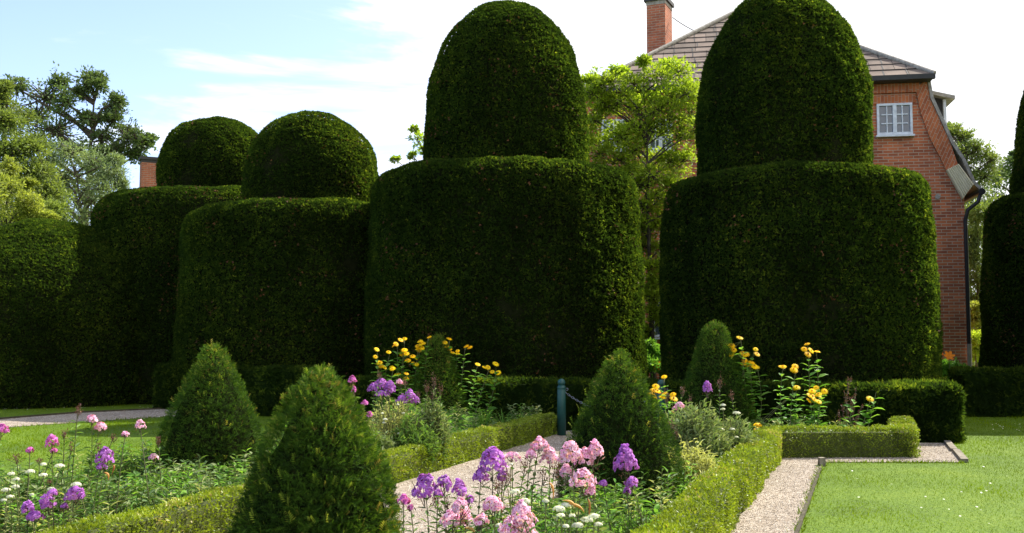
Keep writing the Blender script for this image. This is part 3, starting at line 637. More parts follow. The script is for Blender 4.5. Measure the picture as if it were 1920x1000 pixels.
# ------------------------------------------------------------------ pavilion with thin chimney behind the left yews
PV = (A(400, 500, 42.0)[0], 42.0)
pav = empty('garden_pavilion', (*PV, 0), 'hidden brick pavilion whose thin chimney rises left of the farther yew', 'building')
g = Geo(); g.box((0, 2.5, 2.2), (8.4, 5, 4.4)); g.build('wall', M['brick'], pav)
g = Geo(); a, b, c, d = (-4.5, -.3, 4.4), (4.5, -.3, 4.4), (4.5, 5.3, 4.4), (-4.5, 5.3, 4.4); e, f = (-2, 2.5, 6.4), (2, 2.5, 6.4)
g.add([a, b, f, e], [(0, 1, 2, 3)]); g.add([c, d, e, f], [(0, 1, 2, 3)]); g.add([b, c, f], [(0, 1, 2)]); g.add([d, a, e], [(0, 1, 2)]); g.build('roof', M['slab'], pav)
cc = A(270, 350, 42.6); chimney(pav, (cc[0] - PV[0], .6 + 0.6, 0), .70, .60, 4.2, hz(305, 42.9), math.radians(27), .12, 'dark')

# ------------------------------------------------------------------ trees
def tree(name, label, Y, blobs, leafm, lsz, trunk_px, per=26, clumps=26, depth=1.0, spread=.17, trunk_r=.22, group=None, cat='tree', seed=1, tpl=narrow(.45), flat=1.0, drop=0.0, ragged=1.3):
    r = np.random.default_rng(seed); k = Y / F; tx = (trunk_px - 960) * k
    root = empty(name, (tx, Y, 0), label, cat, group)
    C_ = []
    for px, py, rp in blobs:
        p = A(px, py, Y); C_.append((p[0] - tx, r.normal(0, .5) * depth * rp * k * 1.4, p[2], rp * k))
    C_ = np.array(C_); ztop = C_[:, 2].max(); zlow = C_[:, 2].min()
    gt = Geo(); gl = Geo(); n = 9
    tz = np.linspace(0, ztop * .93, n); topx = C_[C_[:, 2].argmax(), 0] * .8
    sway = np.cumsum(r.normal(0, .06, n)) * .5; sway -= sway[0]
    tp = np.c_[topx * (tz / tz[-1]) ** 2 + sway, sway[::-1] * .5, tz]; rad = trunk_r * (1 - tz / tz[-1] * .88)
    gt.tube(tp, rad, 8)
    P_, D_ = [], []
    for cx, cy, cz, rr in C_:
        zs = max(.8, cz - abs(cx) * .5 - rr * .8); i = np.interp(min(zs, tz[-1]), tz, np.arange(n)); b0 = np.array([np.interp(i, np.arange(n), tp[:, j]) for j in range(3)])
        c = np.array((cx, cy, cz)); mid = (b0 + c) / 2 + r.normal(0, rr * .15, 3) + (0, 0, rr * .1)
        br0 = max(.012, .22 * trunk_r * (1 + rr)); br0 = min(br0, trunk_r * .45); gt.tube([b0, mid, c], [br0, br0 * .7, br0 * .4], 5)
        for _ in range(int(clumps)):
            v = nz(r.normal(size=3)); v[2] = abs(v[2]) if r.random() < .3 else v[2]
            q = c + v * rr * (r.random() ** .45) * r.uniform(.7, ragged) * np.array((1, 1.1 * depth, .85 * flat)); q2 = q.copy(); q2[2] -= drop * r.random() * rr
            m = (c + q) / 2 + r.normal(0, rr * .1, 3); gt.tube([c, m, q], [br0 * .4, br0 * .28, br0 * .12], 4, cap=False)
            kk = int(per * r.uniform(.6, 1.3)); off = r.normal(0, spread * rr, (kk, 3)) * (1, 1, .6 + .9 * drop)
            P_.append(q2 + off); D_.append(nz(off + v * rr * .25 + np.array((0, 0, rr * .06 - drop * rr * .4))))
    P_ = np.concatenate(P_); D_ = np.concatenate(D_) + r.normal(0, .45, P_.shape); n = len(P_)
    ti = np.clip(.5 + .16 * wob(P_, 1.2) + r.normal(0, .18, n), 0, 1)
    gl.leaves(tpl, P_, D_, np.c_[r.normal(0, .6, (n, 2)), np.ones(n)], lsz * r.uniform(.65, 1.3, n), 0, ti)
    gt.build('trunk', M['bark'], root); gl.build('crown', M[leafm], root); return root
tree('broadleaf_tree', 'tall dark open-crowned tree with bare limbs against the blue sky', 60,
     [(85, 185, 42), (55, 215, 34), (55, 265, 40), (112, 250, 42), (95, 315, 46), (120, 350, 50), (60, 340, 45), (168, 158, 24), (180, 146, 14), (192, 165, 12), (205, 200, 20), (222, 190, 13), (150, 172, 16), (190, 222, 20), (215, 225, 15), (190, 262, 24), (232, 250, 20), (250, 262, 20), (270, 272, 16), (278, 262, 9), (225, 285, 16), (200, 295, 20), (255, 290, 12), (165, 225, 16), (135, 200, 24), (40, 170, 22), (118, 160, 16), (145, 290, 30)],
     'oak', .19, 152, per=14, clumps=48, ragged=1.75, spread=.17, trunk_r=.34, seed=11, tpl=narrow(.6))
tree('broadleaf_tree', 'grey-green feathery tree in front of the tall dark tree', 52,
     [(130, 285, 30), (165, 300, 30), (185, 330, 38), (110, 335, 42), (150, 370, 48), (205, 360, 30), (215, 325, 20), (130, 410, 50), (185, 410, 45), (220, 400, 22), (90, 385, 40), (215, 300, 12), (150, 440, 50), (228, 345, 10)],
     'willow', .17, 160, per=40, clumps=34, spread=.26, trunk_r=.2, seed=12, drop=.4, tpl=narrow(.3))
tree('broadleaf_tree', 'olive-green full-crowned tree cut by the left picture edge', 48,
     [(8, 215, 32), (35, 240, 26), (45, 275, 32), (10, 290, 45), (60, 320, 30), (30, 350, 45), (75, 365, 34), (92, 400, 26), (40, 410, 50), (-40, 280, 60), (-40, 370, 70), (70, 420, 40), (-10, 190, 24), (5, 165, 14)],
     'olive', .17, 10, per=46, clumps=44, spread=.22, trunk_r=.3, seed=13, tpl=narrow(.5))
tree('broadleaf_tree', 'bright yellow-green young tree low at the left picture edge', 40,
     [(12, 315, 20), (0, 345, 30), (28, 355, 24), (10, 385, 40), (55, 385, 24), (48, 345, 12), (70, 405, 22), (35, 415, 40), (-30, 380, 45), (95, 412, 14)],
     'gold', .13, 5, per=40, clumps=34, spread=.2, trunk_r=.13, seed=14, tpl=narrow(.5))
tree('ornamental_tree', 'light green leafy tree filling the gap between the two tallest yews', 25.4,
     [(1140, 160, 26), (1112, 182, 22), (1160, 135, 14), (1158, 195, 30), (1195, 200, 26), (1120, 225, 26), (1225, 150, 30), (1250, 125, 18), (1275, 140, 26), (1300, 165, 20), (1265, 180, 34), (1232, 205, 30), (1295, 215, 28), (1215, 245, 34), (1275, 255, 34), (1155, 255, 34), (1185, 285, 30), (1240, 295, 34), (1285, 300, 28), (1125, 290, 24), (1220, 335, 30), (1255, 350, 22), (1205, 390, 26), (1235, 415, 26), (1210, 460, 24), (1232, 500, 26), (1212, 545, 20), (1228, 585, 18), (1180, 330, 20), (1205, 122, 10), (1100, 152, 12), (1190, 160, 22), (1250, 230, 34), (1200, 245, 30), (1130, 190, 22), (1300, 250, 26), (1240, 370, 24), (1222, 430, 26), (1240, 465, 20), (1215, 505, 22), (1222, 560, 22), (1262, 385, 18), (1200, 350, 24), (1160, 300, 26), (1118, 160, 18), (1105, 260, 20), (1110, 320, 20), (1140, 200, 26), (1170, 250, 30), (1285, 180, 26), (1225, 190, 26), (1212, 620, 16), (1238, 530, 22), (1240, 600, 18), (1205, 420, 24), (1260, 300, 28)],
     'lime', .115, 1226, per=14, clumps=36, ragged=1.7, spread=.2, trunk_r=.085, seed=15, tpl=narrow(.42), flat=.8)
tree('ornamental_tree', 'small light green tree with only its sprigs showing left of the tallest dome', 27.5,
     [(783, 262, 14), (776, 242, 7), (795, 285, 12), (772, 290, 6), (742, 299, 7), (845, 300, 40), (880, 330, 50), (830, 360, 40)],
     'lime', .10, 860, per=14, clumps=16, spread=.2, trunk_r=.09, seed=16)
tree('broadleaf_tree', 'sparse dull green tree right behind the house gable', 46,
     [(1792, 242, 16), (1808, 262, 20), (1800, 290, 24), (1825, 285, 20), (1845, 305, 18), (1815, 320, 28), (1840, 335, 24), (1800, 345, 26), (1822, 370, 30), (1775, 250, 16), (1835, 400, 28), (1850, 440, 28)],
     'olive', .15, 1815, per=24, clumps=34, spread=.24, trunk_r=.22, seed=17)
tree('broadleaf_tree', 'low dark green tree beside the right-hand yew, farther back', 56,
     [(1875, 325, 18), (1895, 308, 14), (1902, 330, 20), (1860, 345, 20), (1880, 365, 28), (1905, 290, 7), (1920, 350, 30)],
     'oak', .2, 1890, per=24, clumps=20, spread=.24, trunk_r=.2, seed=18)
tree('conifer', 'dense dark green conifer in the slit between downpipe and right yew', 38,
     [(1828, 400, 22), (1830, 440, 24), (1828, 480, 26), (1832, 520, 28), (1830, 560, 28), (1832, 600, 28), (1830, 640, 28)],
     'olive', .15, 1834, per=50, clumps=40, spread=.2, trunk_r=.15, seed=19, tpl=narrow(.3), drop=.5)
tree('garden_shrub', 'round yellow-green shrub in the slit right of the downpipe', 33,
     [(1828, 580, 14), (1840, 590, 14), (1826, 600, 14), (1838, 612, 16)], 'gold', .10, 1832, per=36, clumps=26, spread=.2, trunk_r=.05, seed=20, cat='shrub')
tree('garden_shrub', 'soft light green bush with tiny yellow flowers right of the downpipe foot', 31,
     [(1825, 635, 14), (1840, 640, 16), (1828, 655, 14), (1835, 670, 16)], 'lime', .07, 1832, per=50, clumps=30, spread=.25, trunk_r=.04, seed=21, cat='shrub')
tree('garden_shrub', 'low green plant mound at the gable foot beside orange lilies', 24.6,
     [(1765, 690, 12), (1785, 695, 14), (1800, 700, 12), (1775, 705, 14)], 'bright', .08, 1782, per=36, clumps=24, spread=.25, trunk_r=.03, seed=22, cat='shrub')
tree('garden_shrub', 'sunlit leafy bush in the slot between the two tallest yews', 23.2,
     [(1215, 650, 13), (1228, 665, 14), (1205, 668, 13), (1218, 685, 17), (1236, 690, 10)], 'bright', .10, 1218, per=24, clumps=22, spread=.25, trunk_r=.03, seed=23, cat='shrub')

# ------------------------------------------------------------------ bollards and chain
M['teal'] = plain('teal_bollard_paint', (.012, .075, .062), .45); M['chain'] = plain('chain_steel', (.22, .24, .27), .4, .7)
def bollard(loc, label):
    root = empty('bollard', loc, label, 'bollard', 'teal bollards on the gravel path')
    g = Geo(); g.lathe([(.0, 0), (.072, 0), (.072, .74), (.068, .75), (.068, .765), (.072, .775), (.072, .80), (.05, .83), (.0, .835)], k=20); g.build('post', M['teal'], root)
    g = Geo(); g.lathe([(max(.064 * math.sin(t), .0005), .872 - .064 * math.cos(t)) for t in np.linspace(.0, math.pi, 12)], k=20); g.build('ball_top', M['teal'], root)
    g = Geo(); a = np.linspace(0, 2 * np.pi, 10); g.tube(np.c_[.09 + .02 * np.cos(a), 0 * a, .76 + .02 * np.sin(a)], .005, 5); g.build('ring', M['chain'], root); return root
b0 = G(1053, 817); b1 = A(1240, 742, 17.0); b1[2] = 0
bollard(b0, 'teal bollard with ball top standing on the gravel beside the box hedge end'); bollard(b1, 'second teal bollard, mostly hidden behind the yew cone and flowers')
g = Geo(); n = 48
for i in range(n):
    t = (i + .5) / n; p = b0 * (1 - t) + b1 * t; p[2] = .76 - .42 * 4 * t * (1 - t) * .8; q = (b1 - b0) / n
    dz = -.336 * 4 * (1 - 2 * t) / n; d = nz(np.array((q[0], q[1], dz))); u = np.array((0, 0, 1.)) if i % 2 else np.array((0, 1., 0)); u = nz(u - d * (u @ d))
    a = np.linspace(0, 2 * np.pi, 11)[:-1]; L = np.linalg.norm((q[0], q[1], dz)) * .72
    pts = p + np.outer(np.cos(a), d) * L + np.outer(np.sin(a), u) * .014; g.tube(np.r_[pts, pts[:1]], .0045, 4, cap=False)
tag(g.build('chain', M['chain']), 'slack metal chain hanging from the teal bollard', 'chain')

# ------------------------------------------------------------------ flowers
def petals(n, w, z=0.0, r0=0.0, tip=1.0, up=.0):
    V, Fc = [], []
    for i in range(n):
        a = 2 * math.pi * i / n; c, s_ = math.cos(a), math.sin(a)
        for x, y, zz in ((0, r0, z), (w, tip * .55, z + up * .5), (w * .55 if n < 8 else 0, tip, z + up), (-w * .55 if n < 8 else 0, tip * (1 if n < 8 else .98), z + up), (-w, tip * .55, z + up * .5)):
            V.append((x * c + y * s_, y * c - x * s_, zz))
        Fc.append([5 * i + j for j in range(5)])
    return T(V, Fc)
FLORET = petals(5, .52, 0, 0, 1, -.12); EYE5 = T([(.3 * math.cos(a), .3 * math.sin(a), .06) for a in np.arange(5) * 2 * math.pi / 5], [(0, 1, 2, 3, 4)])
DAISY = petals(13, .2, 0, .1, 1, -.12); DISC = T([(.2 * math.cos(a), .2 * math.sin(a), .04) for a in np.arange(8) * math.pi / 4] , [tuple(range(8))])
LF = lance(.24); OV = lance(.52); STRAP = narrow(.1)
def curve(a, b, bow, n=7):
    t = np.linspace(0, 1, n)[:, None]; return a * (1 - t) + b * t + np.array(bow) * (t * (1 - t) * 4)
def stem_leaves(g, pts, L, step, tpl, m=0, t0=.12, t1=.92, droop=.0, size_top=.6):
    pts = np.asarray(pts); seg = np.linalg.norm(pts[-1] - pts[0]); n = max(2, int(seg * (t1 - t0) / step)); P, D, S = [], [], []
    for i in range(n):
        t = t0 + (t1 - t0) * (i + .5) / n; p = np.array([np.interp(t, np.linspace(0, 1, len(pts)), pts[:, j]) for j in range(3)]); a = i * 1.57 + R.normal(0, .3)
        for s_ in (0, math.pi):
            P.append(p); D.append((math.cos(a + s_), math.sin(a + s_), R.uniform(.1, .8) - droop)); S.append(L * R.uniform(.75, 1.2) * (1 - (1 - size_top) * t))
    P = np.array(P); n = len(P); g.leaves(tpl, P, np.array(D), np.c_[R.normal(0, .2, (n, 2)), np.ones(n)], np.array(S), m)
def phlox(Y, heads, c, label, group='tall phlox plants', leaf='herb', base_jit=.10, lowleaf=0.0):
    cx = np.mean([A(h[0], h[1], Y)[0] for h in heads]); root = empty('phlox', (cx, Y, 0), label, 'flower', group)
    gs, gl = Geo(), Geo(); mm = {'purple': ('purple', 'purpleeye'), 'pink': ('pink', 'pinkeye'), 'magenta': ('magenta', 'purpleeye'), 'bud': ('bud', 'bud')}[c]
    for px, py, wp, hp in heads:
        p = A(px, py, Y); w_, h_ = wp / F * Y / 2, hp / F * Y / 2; top = np.array((p[0] - cx, R.normal(0, .06), p[2]))
        b = np.array((top[0] + R.normal(0, base_jit), top[1] + R.normal(0, base_jit), 0)); pts = curve(b, top, (R.normal(0, .02), 0, 0))
        gs.tube(pts, np.linspace(.0045, .003, 7), 5, 0, R.random()); stem_leaves(gl, pts, .11, .042, lance(.3))
        gb = Geo(); gh = Geo(); n = int(40 + 5200 * (w_ * h_) / .01 * .1)
        for _ in range(3):                           # small side branches carrying the panicle
            q = top + np.array((R.normal(0, w_ * .6), R.normal(0, w_ * .6), R.normal(0, h_ * .4))); gs.tube([top - (0, 0, h_ * 1.4), q], .002, 4, 0, .2, cap=False)
        if c != 'bud':
            area = 4 * math.pi * ((w_ * w_ + 2 * w_ * h_) / 3); n = int(area / (.0125 ** 2 * 2.2)); v = nz(R.normal(size=(n, 3))); v[:, 2] = np.where(v[:, 2] < -.5, -v[:, 2], v[:, 2])
            lump = 1 + .16 * wob(v * .9 + R.random() * 9, 1.0)[:, None]; rr = np.array((w_, w_, h_)) * R.uniform(.82, 1.05, (n, 1)) * lump; rr[:, :2] *= (1 - .38 * np.clip(v[:, 2:3], -1, 1)) 
            P = top + v * rr; N = nz(v + R.normal(0, .35, (n, 3)) + (0, -.15, .2)); X = R.normal(size=(n, 3)); D = nz(np.cross(N, X)); S = R.uniform(.010, .0142, n)
            gh.leaves(FLORET, P, D, N, S, 0); gh.leaves(EYE5, P, D, N, S, 1)
            pass
        nb = 26 if c != 'bud' else int(60 + 20 * hp / 30)
        P = top + R.normal(size=(nb, 3)) * np.array((w_ * .5, w_ * .5, h_ * .6)) + (np.array((0, 0, -h_ * .7)) if c != 'bud' else 0)
        gh.leaves(narrow(.35), P, R.normal(0, .5, (nb, 3)) + (0, 0, .8), R.normal(size=(nb, 3)), R.uniform(.014, .024, nb), 2)
        gh.build('flower_head', [M[mm[0]], M[mm[1]], M['bud']], root)
    gs.build('stem', M['stem'], root); gl.build('leaves', M[leaf], root); return root
PG = 'phlox in the near bed'
phlox(6.9, [(925, 862, 46, 58), (903, 888, 30, 30), (942, 895, 20, 26)], 'purple', 'tall purple phlox against the pale gravel, left of the small pink ones', PG)
phlox(6.5, [(797, 917, 44, 52)], 'purple', 'purple phlox beside the nearest cone, highest of its close group', PG)
phlox(6.3, [(832, 907, 28, 30), (820, 930, 20, 16)], 'purple', 'small-headed purple phlox in the middle of three over the gravel', PG)
phlox(6.4, [(862, 918, 28, 34), (880, 938, 16, 14)], 'purple', 'right one of three purple phlox over the gravel, pink flowers below it', PG)
phlox(6.6, [(757, 938, 22, 18), (772, 948, 10, 10)], 'magenta', 'sparse magenta phlox sprig touching the nearest cone', PG)
phlox(6.9, [(1176, 868, 46, 56), (1184, 904, 24, 24), (1176, 922, 14, 16), (1131, 906, 16, 12)], 'purple', 'large bright purple phlox in front of the middle cone', PG)
phlox(6.6, [(1072, 852, 44, 48), (1064, 888, 26, 30)], 'pink', 'full pink phlox cluster left in front of the middle cone', PG)
phlox(6.7, [(1098, 862, 34, 38), (1118, 850, 34, 44)], 'pink', 'double-headed pink phlox right in front of the middle cone', PG)
phlox(6.3, [(1092, 898, 42, 44), (1108, 920, 18, 22)], 'pink', 'lower pink phlox head below the pair in front of the middle cone', PG)
phlox(7.0, [(1012, 833, 28, 28), (1032, 858, 32, 34), (996, 852, 22, 22)], 'pink', 'half-open pale pink phlox standing tall before the gravel path', PG)
phlox(6.9, [(960, 858, 32, 18)], 'pink', 'small half-open pink phlox right of the tall purple one', PG)
phlox(5.6, [(862, 955, 32, 36), (846, 982, 46, 34), (872, 978, 26, 26)], 'pink', 'loose pink phlox at the bottom edge below the purple trio', PG)
phlox(5.4, [(926, 950, 40, 34), (905, 972, 24, 22)], 'pink', 'pink phlox with dark eyes at the bottom edge, left of the largest', PG)
phlox(5.0, [(978, 962, 46, 44), (972, 992, 66, 50)], 'pink', 'largest pink phlox, cut by the bottom picture edge', PG)
for Y_, hs, lb in ((7.0, [(985, 880, 20, 22), (1018, 890, 22, 30), (1040, 880, 18, 30)], 'dark budding phlox stalks below the tall pale pink phlox'), (6.4, [(838, 946, 20, 26), (815, 945, 14, 20)], 'dark budding phlox stalks below the purple trio'),
                   (6.6, [(935, 915, 22, 26), (950, 895, 16, 22)], 'reddish budding phlox stalks under the tall purple phlox')): phlox(Y_, hs, 'bud', lb, PG)
PL = 'phlox in the left bed'
phlox(8.6, [(174, 787, 20, 18), (184, 802, 24, 18)], 'pink', 'pale pink phlox pair against the left lawn beside the tallest bud spike', PL)
phlox(8.4, [(250, 800, 18, 20), (244, 812, 14, 10)], 'pink', 'small pale pink phlox alone on a thin stem over the left lawn', PL)
phlox(9.2, [(283, 860, 18, 14)], 'pink', 'tiny pale pink phlox head touching the left-hand cone', PL)
phlox(8.8, [(150, 770, 13, 20)], 'bud', 'tallest reddish bud spike in the left bed', PL)
phlox(8.2, [(8, 804, 24, 20)], 'magenta', 'magenta phlox cut by the left picture edge', PL)
phlox(8.4, [(103, 828, 22, 28), (108, 843, 12, 10)], 'magenta', 'upright magenta-purple phlox over the left lawn', PL)
phlox(8.2, [(42, 847, 14, 10)], 'magenta', 'nearly faded magenta phlox with brown buds in the left bed', PL)
phlox(7.8, [(198, 856, 30, 36), (192, 874, 18, 12)], 'purple', 'deep purple phlox with hanging withered petals over the left lawn', PL)
phlox(7.0, [(52, 953, 24, 28), (76, 948, 30, 32), (66, 968, 30, 18)], 'purple', 'broad purple phlox cluster lowest in the left corner', PL)
phlox(7.1, [(134, 930, 34, 28), (106, 922, 20, 12), (121, 950, 12, 14)], 'purple', 'purple phlox cluster below white umbels in the left bed', PL)
phlox(8.7, [(124, 815, 9, 14), (120, 842, 10, 20), (38, 858, 20, 14), (80, 864, 12, 8), (212, 822, 12, 12), (186, 840, 10, 12), (300, 826, 8, 14), (110, 900, 9, 10)], 'bud', 'group of brown budding phlox stalks over the left lawn', PL)
PM = 'phlox behind the left box hedge'
phlox(13.4, [(714, 722, 26, 26), (732, 728, 22, 30), (700, 728, 20, 20), (718, 738, 26, 12)], 'purple', 'broad lilac-purple phlox below the yellow flowers', PM)
phlox(13.2, [(768, 742, 22, 24), (754, 750, 22, 18), (778, 752, 18, 18)], 'purple', 'lilac phlox cluster left of the farthest cone', PM)
phlox(13.6, [(749, 717, 14, 12)], 'pink', 'small pink phlox head between two lilac clusters', PM)
phlox(11.9, [(662, 712, 16, 16), (684, 756, 14, 10), (694, 777, 11, 12), (666, 730, 9, 14)], 'magenta', 'scattered magenta phlox heads behind the nearest cone', PM)
phlox(12.9, [(814, 715, 12, 22), (800, 728, 10, 16), (826, 732, 10, 24), (812, 740, 14, 30)], 'bud', 'leafy dark-tipped phlox spire in front of the farthest cone', PM)
phlox(13.0, [(760, 718, 8, 10), (783, 740, 8, 8), (712, 706, 10, 12)], 'bud', 'brown bud tips above the lilac phlox', PM)
PR = 'phlox left of the right box hedge'
phlox(12.8, [(1325, 727, 18, 26)], 'purple', 'single purple phlox head in front of the slim cone', PR)
phlox(12.2, [(1273, 760, 18, 14), (1266, 766, 10, 8)], 'pink', 'small pink phlox head left below the slim cone', PR)
phlox(12.6, [(1349, 718, 10, 16), (1280, 733, 10, 18), (1250, 745, 12, 26), (1372, 742, 8, 14), (1295, 752, 8, 16)], 'bud', 'purplish budding phlox stalks at the foot of the slim cone', PR)
phlox(11.4, [(1262, 800, 14, 20), (1270, 818, 12, 14)], 'bud', 'faded mauve phlox stalks beside the middle cone', PR)

def sunflower(Y, heads, stems, label, group='false sunflowers', rad=.062):
    """heads: px,py,count ; stems: (px_top,py_top,px_base)"""
    cx = A(heads[0][0], heads[0][1], Y)[0]; root = empty('false_sunflower', (cx, Y, 0), label, 'flower', group); gs, gl = Geo(), Geo()
    for px, py, pb in stems:
        t = A(px, py, Y); top = np.array((t[0] - cx, R.normal(0, .05), t[2])); b = np.array(((pb - 960) / F * Y - cx, top[1] + R.normal(0, .08), 0))
        pts = curve(b, top, (R.normal(0, .05), 0, 0)); gs.tube(pts, np.linspace(.007, .004, 7), 5, 0, .9); stem_leaves(gl, pts, .20, .07, OV, 0, .2, .93, .15, .65)
    heads = heads + [(h[0] + R.uniform(-9, 9), h[1] + R.uniform(-3, 11)) for h in heads if R.random() < .55]
    for px, py in heads:
        t = A(px, py, Y); p = np.array((t[0] - cx, R.normal(0, .06), t[2])); st = min(stems, key=lambda s_: abs(s_[0] - px) + abs(s_[1] - py)); q = A(st[0], st[1] + 4, Y); q = np.array((q[0] - cx, 0, q[2]))
        gs.tube([q, (q + p) / 2 + (0, 0, .01), p - (0, 0, .01)], .003, 4, 0, .9, cap=False)
        gh = Geo(); N = nz(np.array((R.normal(0.1, .35), R.normal(-.7, .3), 1.0))); D = nz(np.cross(N, R.normal(size=3))); r = rad * R.uniform(.8, 1.1)
        gh.leaves(DAISY, [p], [D], [N], r, 0); gh.leaves(DAISY, [p + N * .006], [nz(D + np.cross(N, D) * .25)], [N], r * .8, 0)
        gh.leaves(DISC, [p + N * .01], [D], [N], r, 1); gh.lathe([(r * .2, 0), (r * .16, r * .12), (.001, r * .17)], p + N * .008, 8, 1, .6); gh.build('flower_head', [M['yellow'], M['yelloweye']], root)
    gs.build('stem', M['stem'], root); gl.build('leaves', M['bright'], root); return root
SG = 'false sunflowers behind the left hedge'
sunflower(18.0, [(707, 655), (730, 660), (704, 669), (713, 678), (712, 681), (737, 691)], [(708, 662, 718), (712, 685, 726), (730, 665, 716), (737, 695, 728)], 'yellow false sunflower group leftmost against the dark yew', SG)
sunflower(18.2, [(758, 635), (743, 645), (759, 656), (753, 664), (762, 663), (773, 668), (748, 702), (763, 700), (756, 660)], [(758, 640, 762), (756, 668, 760), (745, 650, 757), (762, 704, 765)], 'yellow false sunflower group between leftmost clump and farthest cone', SG)
sunflower(18.6, [(789, 640), (783, 649), (792, 652), (786, 658), (780, 672), (782, 683), (804, 632), (790, 645)], [(789, 645, 792), (783, 662, 790), (803, 636, 796)], 'yellow false sunflowers crowding against the left side of the farthest cone', SG)
sunflower(18.8, [(842, 635), (843, 655), (849, 661), (838, 650), (858, 658), (874, 649)], [(843, 640, 850), (857, 661, 852), (872, 653, 854), (846, 664, 856)], 'yellow false sunflowers leaning out right of the farthest cone', SG)
sunflower(17.6, [(930, 682), (915, 689), (923, 697), (934, 699), (896, 683)], [(917, 693, 884), (930, 690, 888), (895, 686, 880)], 'leaning false sunflower on its own before the dark knee-high hedge', SG)
SR = 'false sunflowers behind the right hedge'
sunflower(16.2, [(1387, 633), (1373, 648), (1376, 656), (1392, 662), (1396, 666), (1416, 655), (1395, 682), (1408, 679), (1420, 689), (1402, 684)], [(1388, 638, 1400), (1395, 670, 1402), (1414, 660, 1408), (1404, 686, 1404), (1420, 692, 1412)], 'tall false sunflower with many yellow heads right beside the slim cone', SR)
sunflower(15.4, [(1470, 688), (1492, 687), (1490, 694), (1493, 726), (1422, 796), (1424, 806)], [(1492, 698, 1476), (1470, 692, 1472), (1493, 730, 1480)], 'false sunflower with a dull leafy stem behind the hedge corner', SR)
sunflower(15.2, [(1512, 645), (1520, 657), (1531, 659)], [(1515, 660, 1526), (1530, 663, 1527)], 'tall thin false sunflower carrying three yellow heads at its top', SR)
sunflower(15.0, [(1531, 727), (1547, 734), (1522, 733), (1534, 739), (1524, 748), (1530, 752), (1536, 742)], [(1530, 745, 1534), (1546, 738, 1536)], 'short false sunflower with a tight bunch of yellow heads', SR)
sunflower(14.8, [(1633, 748)], [(1630, 750, 1598), (1604, 742, 1592), (1640, 735, 1606)], 'false sunflower with one yellow head beside withered salvia spikes', SR)
sunflower(14.4, [(1247, 707), (1229, 724), (1222, 741), (1260, 739), (1246, 738), (1233, 733)], [(1246, 712, 1254), (1228, 730, 1250), (1260, 742, 1256)], 'few yellow false sunflowers peeping out right of the middle cone', SR)

def lily(px, py, Y, label):
    t = A(px, py, Y); root = empty('lily', (t[0], Y, 0), label, 'flower', 'orange lilies'); g = Geo(); g.tube([(0, 0, 0), (.02, 0, t[2] * .5), (0, 0, t[2])], .006, 5); g.build('stem', M['stem'], root)
    g = Geo(); g.leaves(petals(6, .3, 0, 0, 1, .3), [(0, 0, t[2])], [(1, 0, 0)], [(0, -.8, .5)], .13); g.build('flower_head', M['orange'], root)
lily(1757, 665, 24, 'orange lily left of the pair by the gable foot'); lily(1779, 668, 24, 'orange lily right of the pair by the gable foot'); lily(1231, 687, 22.8, 'red-orange lily bloom in the slot between the tallest yews')

UMB = T(OCT[0] * (1, 1, 1), OCT[1])
def umbel(Y, heads, label, group='white umbel flowers', base=None):
    cx = A(heads[0][0], heads[0][1], Y)[0]; root = empty('white_umbel_flower', (cx, Y, 0), label, 'flower', group); gs, gl = Geo(), Geo(); hub = np.array((0, 0, .0))
    for px, py, wp in heads:
        t = A(px, py, Y); p = np.array((t[0] - cx, R.normal(0, .08), t[2])); r = wp / F * Y / 2; b = np.array((p[0] * .6 + R.normal(0, .04), R.normal(0, .05), 0))
        pts = curve(b, p - (0, 0, r), (R.normal(0, .03), 0, 0)); gs.tube(pts, .003, 4, 0, 1); stem_leaves(gl, pts, .06, .055, LF, 0, .1, .8)
        n = int(90 * max(.5, r / .04)); v = nz(R.normal(size=(n, 3))); v[:, 2] = np.abs(v[:, 2]); P = p + v * np.array((r, r, r * .55)) * R.uniform(.75, 1, (n, 1)); gh = Geo()
        gh.leaves(FLORET, P, np.cross(v, (.3, .5, .2)), v, R.uniform(.0055, .0085, n)); gh.build('flower_head', M['white'], root)
    gs.build('stem', M['stem'], root); gl.build('leaves', M['feather'], root)
umbel(7.9, [(97, 879, 20), (78, 872, 12), (86, 890, 16), (32, 892, 20)], 'white umbels highest in the left bed, two above two'); umbel(7.6, [(24, 888, 14), (32, 899, 14), (23, 915, 16), (42, 925, 14), (3, 922, 18), (8, 938, 14)], 'white umbels nearest the left picture edge')
umbel(7.4, [(143, 910, 22), (153, 917, 10), (112, 918, 14), (88, 920, 15), (68, 925, 8)], 'white umbels between the two purple phlox clusters in the left corner')
umbel(6.6, [(958, 878, 12), (965, 916, 22), (952, 912, 12)], 'white umbel in front of the gravel, above the pink phlox'); umbel(6.0, [(984, 937, 22), (1024, 944, 14)], 'white umbel between tall pink and lowest pink phlox')
umbel(6.1, [(1045, 946, 26), (1062, 952, 22), (1050, 963, 16), (1072, 966, 14)], 'broad white umbel cluster in the centre of the near bed'); umbel(5.7, [(1113, 968, 24), (1102, 980, 26), (1122, 986, 18)], 'white umbels right in the near bed beside the fine-leaved mound')
umbel(5.6, [(1085, 992, 26), (1060, 985, 14), (935, 985, 14)], 'white umbels at the bottom edge of the near bed')
umbel(12.6, [(744, 760, 7), (714, 777, 8), (722, 787, 10), (755, 776, 7), (767, 795, 7), (750, 812, 8), (720, 793, 8)], 'scattered small white umbels behind the left hedge')
umbel(12.0, [(1354, 760, 12), (1382, 776, 16), (1356, 768, 10), (1352, 806, 12), (1374, 806, 12), (1376, 818, 8), (1300, 787, 8), (1340, 815, 8)], 'white umbels at the right foot of the slim cone')

